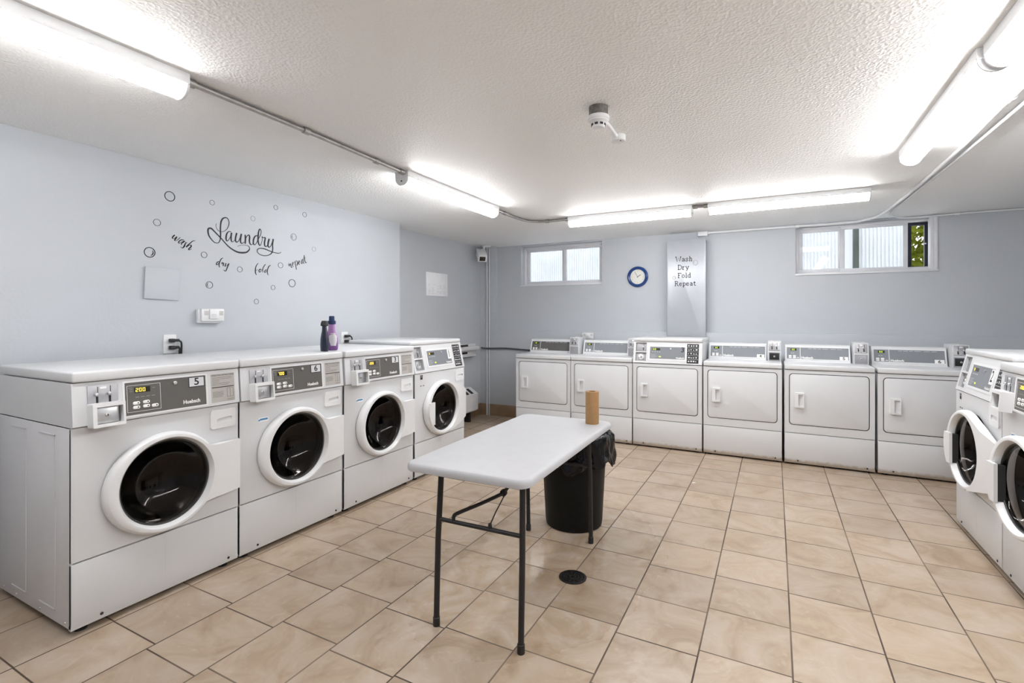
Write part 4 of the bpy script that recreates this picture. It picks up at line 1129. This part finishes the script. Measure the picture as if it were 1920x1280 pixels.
# ------------------------------------------------------------------ bottles on washer 6
ZT = 1.036
def bottle(loc, rot, label, prof, sq, m, cap):
    t = thing('detergent_bottle', label, 'detergent bottle', loc, rot, 'detergent bottles on the washers')
    mb = MB()
    mb.loft([[(r * math.cos(2 * PI * i / 40), r * sq * math.sin(2 * PI * i / 40), z) for i in range(40)] for r, z in prof])
    b = mb.build('body', m, t, angle=60)
    mb = MB(); mb.lathe(cap, n=28); mb.build('cap', 'navy_cap' if m == 'purple' else 'black', t)
    return t, b
P1 = [(0.034, 0), (0.040, 0.005), (0.043, 0.03), (0.042, 0.07), (0.036, 0.105), (0.027, 0.125), (0.024, 0.14), (0.023, 0.165), (0.019, 0.172), (0.017, 0.176)]
t, b = bottle((-2.564, 2.345, ZT), 0.35, 'purple fabric-softener bottle with white label and navy cap on washer 6', P1, 0.62, 'purple',
           [(0.021, 0.170), (0.026, 0.172), (0.026, 0.192), (0.018, 0.194), (0.017, 0.222), (0.013, 0.224)])
mb = MB(); R_ = []
for z, a0, a1 in ((0.030, -80, -35), (0.060, -95, -20), (0.090, -100, -15), (0.112, -85, -30)):
    r = {0.030: 0.0434, 0.060: 0.0428, 0.090: 0.0392, 0.112: 0.0335}[z]
    R_.append([((r + 0.0006) * math.cos(math.radians(a0 + (a1 - a0) * i / 12)), (r + 0.0006) * 0.62 * math.sin(math.radians(a0 + (a1 - a0) * i / 12)), z) for i in range(13)])
V = [p for row in R_ for p in row]; F = [(j * 13 + i, j * 13 + i + 1, (j + 1) * 13 + i + 1, (j + 1) * 13 + i) for j in range(3) for i in range(12)]
mb.raw(V, F); mb.build('label', 'label_white', b)
P2 = [(0.030, 0), (0.035, 0.004), (0.037, 0.03), (0.036, 0.075), (0.030, 0.105), (0.023, 0.13), (0.021, 0.155), (0.018, 0.165), (0.016, 0.168)]
bottle((-2.520, 2.246, ZT), -0.3, 'slim dark navy detergent bottle with black cap, in front of the purple one', P2, 0.60, 'navy',
       [(0.020, 0.160), (0.024, 0.163), (0.022, 0.180), (0.017, 0.192), (0.010, 0.194)])

# ------------------------------------------------------------------ things on the left wall (x = XW)
def wall_L(y, z, x=XW): return (x, y, z)
t = thing('square_cover_plate', 'square blank cover plate painted like the wall, lower front corner of the wall lettering', 'cover plate', wall_L(1.648, 1.448))
mb = MB(); mb.box(0, 0.011, -0.096, 0.096, -0.092, 0.092, bev=0.002, T=Matrix.Rotation(math.radians(-2.2), 4, 'X') @ Matrix.Rotation(math.radians(1.8), 4, 'Z')); mb.build('plate', 'wall', t)
def alarm(loc, rotz, label, s=1.0):
    t = thing('gas_alarm', label, 'alarm', loc, rotz, 'white plug-in alarms')
    mb = MB(); mb.box(-0.078 * s, 0.070 * s, -0.030, 0, -0.048 * s, 0.040 * s, bev=0.006); b = mb.build('base', 'white_plastic', t)
    mb = MB(); mb.box(-0.066 * s, 0.080 * s, -0.048, -0.028, -0.036 * s, 0.044 * s, bev=0.006)
    c = mb.build('body', 'white_plastic', t)
    for x0 in (-0.050, 0.046):
        mb = MB()
        for k in range(6): mb.box((x0 + k * 0.0045) * s, (x0 + k * 0.0045 + 0.0025) * s, -0.0486, -0.047, 0.002 * s, 0.030 * s)
        mb.build('vent_grille', 'sticker', c)
    mb = MB(); mb.box(-0.020 * s, 0.034 * s, -0.058, -0.046, -0.020 * s, 0.040 * s, bev=0.003)
    for k in range(3): mb.box(-0.012 * s, (0.020 + 0.004 * (k % 2)) * s, -0.0586, -0.0578, (0.006 - k * 0.008) * s, (0.0085 - k * 0.008) * s, mi=1)
    mb.build('cover_flap', ['white_plastic', 'sticker'], c)
alarm(wall_L(1.918, 1.262), PI / 2, 'white box alarm on the wall beneath the lettering, above washer 5')
alarm((-1.905, YL, 1.035), 0, 'white box alarm on the back wall behind the first dryer coin box', 0.9)

def outlet(y, z, label):
    t = thing('wall_outlet', label, 'outlet', wall_L(y, z), PI / 2, 'outlets above the washers')
    mb = MB(); mb.prism(rr(0.036, 0.056, 0.005), -0.007, 0, 0.002); p = mb.build('cover_plate', 'white_plastic', t)
    for dz in (0.021, -0.021):
        mb = MB(); mb.prism(rr(0.017, 0.0145, 0.010, 0, dz), -0.010, -0.006, 0.001, 0)
        mb.box(-0.008, -0.006, -0.0104, -0.009, dz - 0.004, dz + 0.006, mi=1); mb.box(0.006, 0.008, -0.0104, -0.009, dz - 0.004, dz + 0.006, mi=1)
        mb.build('socket', ['white_plastic', 'gap'], p)
def plug(y, z, dz, end, label):
    t = thing('power_cord', label, 'power cord', (XW, y, z), PI / 2, 'black power cords in the outlets')
    mb = MB(); mb.box(-0.012, 0.014, -0.040, -0.0105, -0.011 + dz, 0.011 + dz, bev=0.004); mb.box(0.006, 0.040, -0.036, -0.018, -0.008 + dz, 0.009 + dz, bev=0.004); mb.build('plug', 'black', t)
    mb = MB(); mb.tube(smooth_path([(0.030, -0.028, dz), (0.042, -0.029, dz - 0.004), (0.047 + end, -0.029, dz - 0.022), (0.046 + end, -0.027, -0.09), (0.044 + end, -0.025, -0.20)]), 0.0052, 10); mb.build('cord', 'black', t)
outlet(1.690, 1.092, 'white double outlet on the wall above washer 5')
plug(1.690, 1.092, 0.021, 0.006, 'black plug and cord in the upper socket above washer 5')
plug(1.690, 1.092, -0.021, -0.006, 'black plug and cord in the lower socket above washer 5')
outlet(3.060, 1.073, 'white double outlet on the wall above washer 3')
plug(3.060, 1.073, 0.021, 0.012, 'black plug and cord in the upper socket above washer 3')
plug(3.060, 1.073, -0.021, 0.0, 'black plug and cord in the lower socket above washer 3')

t = thing('notice', 'glossy white laminated notice on the wall near the corner', 'notice', (XR, 4.598, 1.622), PI / 2)
mb = MB(); mb.box(-0.202, 0.202, -0.003, 0, -0.130, 0.130, bev=0.001, T=Matrix.Rotation(math.radians(-1.2), 4, 'X'))
s = mb.build('sheet', 'paper', t)
mb = MB(); rnd = random.Random(8)
for i in range(9):
    for j in range(5):
        if rnd.random() < 0.55:
            x = -0.17 + j * 0.07; mb.box(x, x + rnd.uniform(0.02, 0.062), -0.0062, -0.0055, -0.11 + i * 0.013, -0.106 + i * 0.013)
mb.build('print', 'placard', s)

# --- wall lettering: strokes as (y mm, z mm, width mm) about a centre on the wall
WORDS = {
 'Laundry': (2.168, 1.781, [
  "-195,78,2 -197,59,2 -189,40,3 -175,31,3 -157,30,3 -139,38,3 -121,58,4 -110,88,5 -112,111,5 -122,125,5 -136,126,7 -152,117,9 -163,96,10 -167,69,9 -168,40,9 -167,9,9 -169,-21,6 -176,-39,5 -188,-48,4 -207,-46,5 -225,-31,6 -241,-11,8 -248,11,10 -248,31,11 -240,40,10 -225,39,10 -207,24,8 -186,6,8 -160,-17,7 -136,-41,7 -109,-64,8 -78,-81,9 -47,-91,11 -15,-91,12 14,-84,10 32,-68,8 37,-55,5 31,-42,4 13,-37,3 -15,-39,2 -37,-46,2 -50,-52,2",
  "-96,38,4 -112,38,5 -125,21,9 -130,-4,10 -127,-24,7 -116,-22,4 -103,0,3 -93,28,4",
  "-92,34,10 -96,4,11 -93,-22,8 -81,-25,3 -69,-10,2",
  "-56,37,10 -64,6,10 -64,-18,9 -54,-24,6 -42,-12,4 -31,13,3 -23,36,6",
  "-23,36,10 -29,5,11 -28,-22,9 -16,-28,4 -5,-16,3",
  "4,34,9 6,4,10 4,-27,9",
  "6,1,4 17,26,4 31,36,7 37,23,10 35,-5,10 42,-25,8 54,-27,3 67,-10,2",
  "97,40,5 80,36,7 67,12,10 65,-16,9 74,-26,5 89,-10,3 101,20,3",
  "102,17,3 118,47,4 124,76,4 114,90,6 105,70,8 101,35,10 101,1,10 111,-24,7 123,-15,3 133,21,2 130,38,3",
  "130,40,4 140,33,4 156,34,8 151,5,10 152,-20,9 163,-27,5 175,-14,3",
  "188,32,10 179,2,11 179,-23,9 191,-28,5 205,-7,4 220,33,7",
  "220,35,10 214,-6,9 216,-38,7 209,-64,7 188,-83,5 152,-93,5 118,-89,4 96,-74,4 97,-55,5 118,-45,6 152,-45,7 188,-54,6 223,-61,5 260,-63,5 278,-58,3 283,-51,2",
 ]),
 'wash': (1.766, 1.708, [
  "-46,39,6 -54,31,7 -60,21,5 -58,17,4 -50,19,2 -34,31,2",
  "-34,31,6 -41,19,8 -47,8,6 -41,5,2 -30,12,3 -18,25,3 -15,28,4",
  "7,14,4 -5,16,5 -18,8,5 -25,-2,5 -21,-7,4 -10,0,1 7,10,2",
  "13,11,4 1,1,6 -8,-8,5 -7,-17,2",
  "25,-1,3 18,2,4 13,-9,6 9,-20,8 2,-31,6 -5,-33,3 -13,-27,1",
  "72,20,3 59,17,4 44,2,5 31,-11,6 20,-26,7",
  "24,-22,3 37,-13,3 49,-10,4 49,-19,6 37,-32,6 34,-39,5 42,-39,3 52,-31,2",
 ]),
 'dry': (2.015, 1.598, [
  "-23,15,5 -35,11,6 -42,-4,6 -35,-5,4 -23,8,3",
  "3,42,3 -9,35,5 -19,15,6 -24,-7,6 -19,-21,4",
  "-3,15,5 -5,0,6",
  "-4,5,3 7,9,6 2,-11,6",
  "23,10,6 16,-10,6 25,-7,2 43,10,4",
  "43,10,6 33,-13,6 22,-40,5 13,-41,3 8,-34,2",
 ]),
 'fold': (2.301, 1.586, [
  "-31,44,3 -45,27,5 -52,2,7 -52,-23,7 -45,-39,4",
  "-52,-8,3 -34,-2,2",
  "-18,5,6 -25,-6,7 -22,-17,6 -9,-10,3 -15,4,4 -1,-2,2",
  "25,42,4 10,22,5 3,1,6 6,-18,3",
  "33,6,4 19,-8,6 22,-18,3 39,-1,3",
  "65,39,4 50,26,6 40,-1,6 42,-24,5 47,-34,3",
 ]),
 'repeat': (2.599, 1.665, [
  "-79,-13,6 -78,-27,6 -74,-33,5",
  "-75,-29,1 -65,-14,5 -62,-27,7 -57,-41,5 -50,-40,3",
  "-48,-19,2 -40,-11,3 -42,1,2 -49,-8,5 -48,-25,5 -40,-35,4",
  "-30,8,4 -22,-17,6 -13,-53,5",
  "-22,-2,2 -17,14,3 -7,10,4 -3,-3,8 -9,-22,6",
  "8,1,2 16,8,2 12,18,3 7,6,6 8,-7,6 15,-14,3",
  "43,27,3 37,28,3 31,14,6 31,0,6 39,-2,2 45,16,2",
  "46,34,4 46,16,6 51,2,4 58,0,3",
  "56,64,3 58,43,7 63,20,6 72,7,5 81,13,2",
  "46,39,2 70,46,2",
 ]),
}

def word(name, key, label, m):
    oy, oz, strokes = WORDS[key]
    mb = MB()
    for k, st in enumerate(strokes):
        P = []; 
        for q in st.split(): P.append(tuple(float(v) / 1000 for v in q.split(',')))
        pts = []; wid = []
        for i in range(len(P) - 1):
            p0 = P[max(0, i - 1)]; p1 = P[i]; p2 = P[i + 1]; p3 = P[min(len(P) - 1, i + 2)]
            for j in range(6):
                t_ = j / 6
                f = lambda c: 0.5 * (2 * p1[c] + (p2[c] - p0[c]) * t_ + (2 * p0[c] - 5 * p1[c] + 4 * p2[c] - p3[c]) * t_ ** 2 + (3 * p1[c] - p0[c] - 3 * p2[c] + p3[c]) * t_ ** 3)
                pts.append((f(0), f(1))); wid.append(max(0.0022, p1[2] + (p2[2] - p1[2]) * t_))
        pts.append(P[-1][:2]); wid.append(max(0.0022, P[-1][2]))
        mb.ribbon(pts, wid, 0.0012 + 0.0001 * k)
    o = mb.build(name, m, None, (XW, oy, oz), (0, 0, PI / 2), angle=30)
    tag(o, label, 'wall lettering', 'wall lettering decals')
word('wall_lettering', 'Laundry', 'large script word Laundry in dark vinyl on the wall', 'decal')
word('wall_lettering', 'wash', 'small script word wash on the wall, slanting down', 'decal_bold')
word('wall_lettering', 'dry', 'small script word dry on the wall', 'decal')
word('wall_lettering', 'fold', 'small script word fold on the wall', 'decal')
word('wall_lettering', 'repeat', 'small script word repeat on the wall, rising', 'decal')
def ring_decal(loc, r, w, m, label, inner=None, rotz=PI / 2, group='ring decals round the word Laundry'):
    mb = MB(); n = 48
    mb.holed(circle(r, 0, 0, n), circle(r - w, 0, 0, n), -0.0012, 0)
    if inner:
        a0, a1, ri = inner
        pts = [(ri * r * math.cos(a0 + (a1 - a0) * i / 12), ri * r * math.sin(a0 + (a1 - a0) * i / 12)) for i in range(13)]
        mb.ribbon(pts, [w * (0.4 + 0.8 * math.sin(PI * i / 12)) for i in range(13)], 0.0012)
    o = mb.build('wall_decal', m, None, loc, (0, 0, rotz))
    tag(o, label, 'ring decal', group)
BUB = [
 (1.692, 1.974, .0300, .0042, 'decal_bold', 'large bold ring decal highest above the word wash', None),
 (1.946, 1.988, .0165, .0022, 'decal', 'small ring decal above the capital L of Laundry', None),
 (2.409, 2.047, .0172, .0024, 'decal', 'small ring decal above the tall d of Laundry', None),
 (2.660, 2.041, .0190, .0024, 'decal', 'small ring decal highest toward the back wall, past the word Laundry', None),
 (2.230, 1.936, .0175, .0020, 'decal_faint', 'small faint ring decal just above the letters au of Laundry', None),
 (1.622, 1.806, .0205, .0026, 'decal', 'medium ring decal up and in front of the word wash', None),
 (2.561, 1.855, .0255, .0026, 'decal', 'ring decal with a small inner curl, past the end of Laundry', (2.2, 4.2, .55)),
 (2.748, 1.787, .0178, .0020, 'decal_faint', 'small ring decal above the end of the word repeat', None),
 (1.583, 1.627, .0300, .0042, 'decal_bold', 'large bold ring decal with inner crescent, above the square plate', (-1.3, 0.7, .62)),
 (1.895, 1.647, .0195, .0024, 'decal', 'ring decal between the words wash and dry', None),
 (2.134, 1.575, .0190, .0022, 'decal', 'ring decal between the words dry and fold', None),
 (2.449, 1.632, .0205, .0024, 'decal', 'ring decal between the words fold and repeat', None),
 (1.928, 1.458, .0225, .0028, 'decal', 'ring decal with inner curl, beneath the word dry beside the plate', (2.0, 4.2, .6)),
 (2.547, 1.507, .0295, .0036, 'decal_bold', 'large ring decal beneath the word repeat', None),
 (2.387, 1.466, .0172, .0022, 'decal', 'small ring decal beneath the word fold', None),
 (2.256, 1.361, .0182, .0022, 'decal', 'lowest ring decal, alone beneath all the lettering', None),
]
for y, z, r, w, m, lab, inn in BUB: ring_decal((XW, y, z), r, w, m, lab, inn)

# ------------------------------------------------------------------ things on the back wall
t = thing('wall_clock', 'round wall clock with thick blue rim reading five to two', 'clock', (-1.355, YU, 1.706), 0)
mb = MB(); mb.lathe([(0.112, 0.0), (0.117, -0.008), (0.113, -0.022), (0.100, -0.030), (0.086, -0.024), (0.082, -0.012), (0.082, 0.0)], (0, 0, 0), 'Y', 64, closed=True); mb.build('rim', 'blue_rim', t)
mb = MB(); mb.lathe([(0.084, -0.002), (0.084, -0.008)], (0, 0, 0), 'Y', 48); f = mb.build('dial', 'clock_face', t)
mb = MB()
for k in range(12):
    a = PI / 2 - 2 * PI * (k + 1) / 12
    add_text(mb, str(k + 1), 0.066 * math.cos(a), -0.0085, 0.066 * math.sin(a), 0.020)
mb.build('numerals', 'sticker', f)
for nm, ang, l, w in (('hour_hand', 90 - 57.5, 0.043, 0.005), ('minute_hand', 90 - 330, 0.066, 0.0035)):
    mb = MB(); mb.box(-0.010, l, -0.0115, -0.0095, -w / 2, w / 2, T=Matrix.Rotation(-math.radians(ang), 4, 'Y')); mb.build(nm, 'ink', t)

t = thing('duct_cover', 'tall grey painted metal cover on the back wall with the words Wash Dry Fold Repeat', 'duct cover', (-0.822, YU, 0.0), 0)
hwc = 0.196
mb = MB(); mb.prism(rr(hwc, 0.555, 0.028, 0, 1.522), -0.115, -0.0812, 0.006); mb.prism(rr(hwc - 0.0005, 0.4915, 0.027, 0, 1.585), -0.0813, 0.0); mb.build('cover', 'cover', t, angle=40)
for x, z in ((-hwc + 0.022, 1.36), (-hwc + 0.022, 1.80), (hwc - 0.022, 1.36)):
    mb = MB(); screws(mb, [(x, z)], -0.1155, 0.005); mb.build('screw', 'galv', t)

SER = {  # slab-serif strokes on a unit grid: height 1 = capital
 'W': ['0,1 .25,0 .5,.8 .75,0 1,1', '-.12,1 .14,1', '.86,1 1.12,1'], 'a': ['.08,.55 .3,.66 .5,.55 .5,.06 .62,0', '.5,.36 .2,.36 .06,.2 .16,.02 .36,.03 .5,.18'],
 's': ['.5,.55 .3,.66 .1,.56 .12,.4 .48,.28 .52,.12 .32,0 .06,.1', '.5,.66 .5,.46', '.06,0 .06,.2'], 'h': ['.12,1 .12,0', '.12,.5 .34,.66 .5,.5 .5,0', '0,1 .12,1', '0,0 .24,0', '.4,0 .62,0'],
 'D': ['.14,1 .14,0', '0,1 .45,1 .78,.75 .78,.25 .45,0 0,0'], 'r': ['.14,.64 .14,0', '.14,.42 .32,.64 .5,.6', '0,.64 .14,.64', '0,0 .34,0'],
 'y': ['.06,.64 .3,.04', '.56,.64 .22,-.24 .02,-.28', '-.06,.64 .18,.64', '.44,.64 .68,.64'], 'F': ['.14,1 .14,0', '0,1 .7,1 .7,.76', '.14,.52 .46,.52', '0,0 .36,0'],
 'o': ['.3,.66 .08,.52 .06,.14 .3,0 .54,.14 .54,.52 .3,.66'], 'l': ['.2,1 .2,0', '.04,1 .2,1', '.04,0 .38,0'],
 'd': ['.5,1 .5,0', '.36,1 .5,1', '.5,.5 .3,.66 .06,.5 .06,.14 .3,0 .5,.16', '.5,0 .64,0'], 'R': ['.14,1 .14,0', '0,1 .5,1 .68,.78 .5,.54 .14,.54', '.4,.54 .72,0', '0,0 .3,0', '.62,0 .86,0'],
 'e': ['.08,.34 .54,.34 .46,.58 .3,.66 .08,.52 .06,.14 .3,0 .54,.1'], 'p': ['.14,.64 .14,-.28', '0,.64 .14,.64', '0,-.28 .3,-.28', '.14,.5 .34,.66 .56,.52 .56,.14 .34,0 .14,.14'],
 't': ['.22,.9 .22,.1 .34,0 .5,.08', '.02,.64 .46,.64']}
def serif_word(txt, x, z, h, label, m, wd=0.0062):
    adv = {'W': 1.2, 'D': .95, 'F': .85, 'R': .95}; mb = MB(); cx = 0
    for ch in txt:
        for k, st in enumerate(SER[ch]):
            P = [tuple(float(v) for v in q.split(',')) for q in st.split()]
            mb.ribbon([(cx + a * h, b * h) for a, b in P], [wd] * len(P), 0.0010 + 0.0001 * k)
        cx += adv.get(ch, .74 if ch not in 'l' else .5) * h
    o = mb.build('cover_lettering', m, None, (x - cx / 2, YU - 0.1155, z), (0, 0, 0)); tag(o, label, 'lettering', 'lettering on the grey duct cover')
serif_word('Wash', -0.838, 1.842, 0.050, 'typewriter-style word Wash on the grey duct cover, topmost', 'decal_bold')
serif_word('Dry', -0.846, 1.756, 0.048, 'typewriter-style word Dry on the grey duct cover', 'decal_bold')
serif_word('Fold', -0.836, 1.670, 0.048, 'typewriter-style word Fold on the grey duct cover', 'decal_bold')
serif_word('Repeat', -0.824, 1.585, 0.048, 'typewriter-style word Repeat on the grey duct cover, lowest', 'decal_bold')
ring_decal((-0.728, YU - 0.1155, 1.822), 0.026, 0.0026, 'decal_faint', 'faint ring decal beside the word Wash on the duct cover', (2.0, 4.2, .6), 0, 'ring decals on the grey duct cover')
ring_decal((-0.940, YU - 0.1155, 1.672), 0.018, 0.0034, 'decal_faint', 'faint ring decal beside the word Fold on the duct cover', (-1.0, 1.0, .55), 0, 'ring decals on the grey duct cover')

# bits of lint and paper on the floor
def scrap(x, y, s, seed, label):
    rnd = random.Random(seed); n = 9; V = [(0, 0, 0.003)]
    for i in range(n):
        a = 2 * PI * i / n; r = s * rnd.uniform(0.5, 1.0); V.append((r * math.cos(a), r * math.sin(a) * 0.5, 0.0004 + rnd.uniform(0, 0.003)))
    mb = MB(); mb.raw(V, [(0, i + 1, (i + 1) % n + 1) for i in range(n)]); o = mb.build('paper_scrap', 'white_plastic', None, (x, y, 0)); tag(o, label, 'scrap', 'scraps on the floor')
scrap(-0.535, 3.98, 0.022, 1, 'crumpled white scrap on the floor in front of dryer 4')

# ------------------------------------------------------------------ daylight, camera
w = bpy.data.worlds.new('sky'); SC.world = w; w.use_nodes = True
nt = w.node_tree; bg = nt.nodes['Background']
sky = nt.nodes.new('ShaderNodeTexSky'); sky.sky_type = 'HOSEK_WILKIE'; sky.turbidity = 6.0; sky.ground_albedo = 0.4
sky.sun_direction = (0.3, -0.5, 0.8)
mx = nt.nodes.new('ShaderNodeMixRGB'); mx.inputs[0].default_value = 0.75; mx.inputs[2].default_value = (1.0, 1.0, 1.0, 1)
nt.links.new(sky.outputs[0], mx.inputs[1]); nt.links.new(mx.outputs[0], bg.inputs[0]); bg.inputs[1].default_value = 0.55

cam = bpy.data.cameras.new('camera'); co = bpy.data.objects.new('camera', cam); COL.objects.link(co)
cam.sensor_fit = 'HORIZONTAL'; cam.sensor_width = 36.0; cam.lens = 936.0 / 1920.0 * 36.0
cam.shift_y = -45.0 / 1920.0; cam.clip_start = 0.05
co.location = (0, 0, 1.25); co.rotation_euler = (PI / 2, 0, math.radians(27.7))
SC.camera = co
vs = SC.view_settings; vs.view_transform = 'Standard'; vs.look = 'None'; vs.gamma = 1.0; vs.exposure = 2.47; vs.use_curve_mapping = False
cy = SC.cycles; cy.max_bounces = 12; cy.diffuse_bounces = 6; cy.glossy_bounces = 5; cy.transmission_bounces = 10; cy.transparent_max_bounces = 10
cy.caustics_reflective = False; cy.caustics_refractive = False; cy.sample_clamp_indirect = 6.0
cy.use_denoising = True
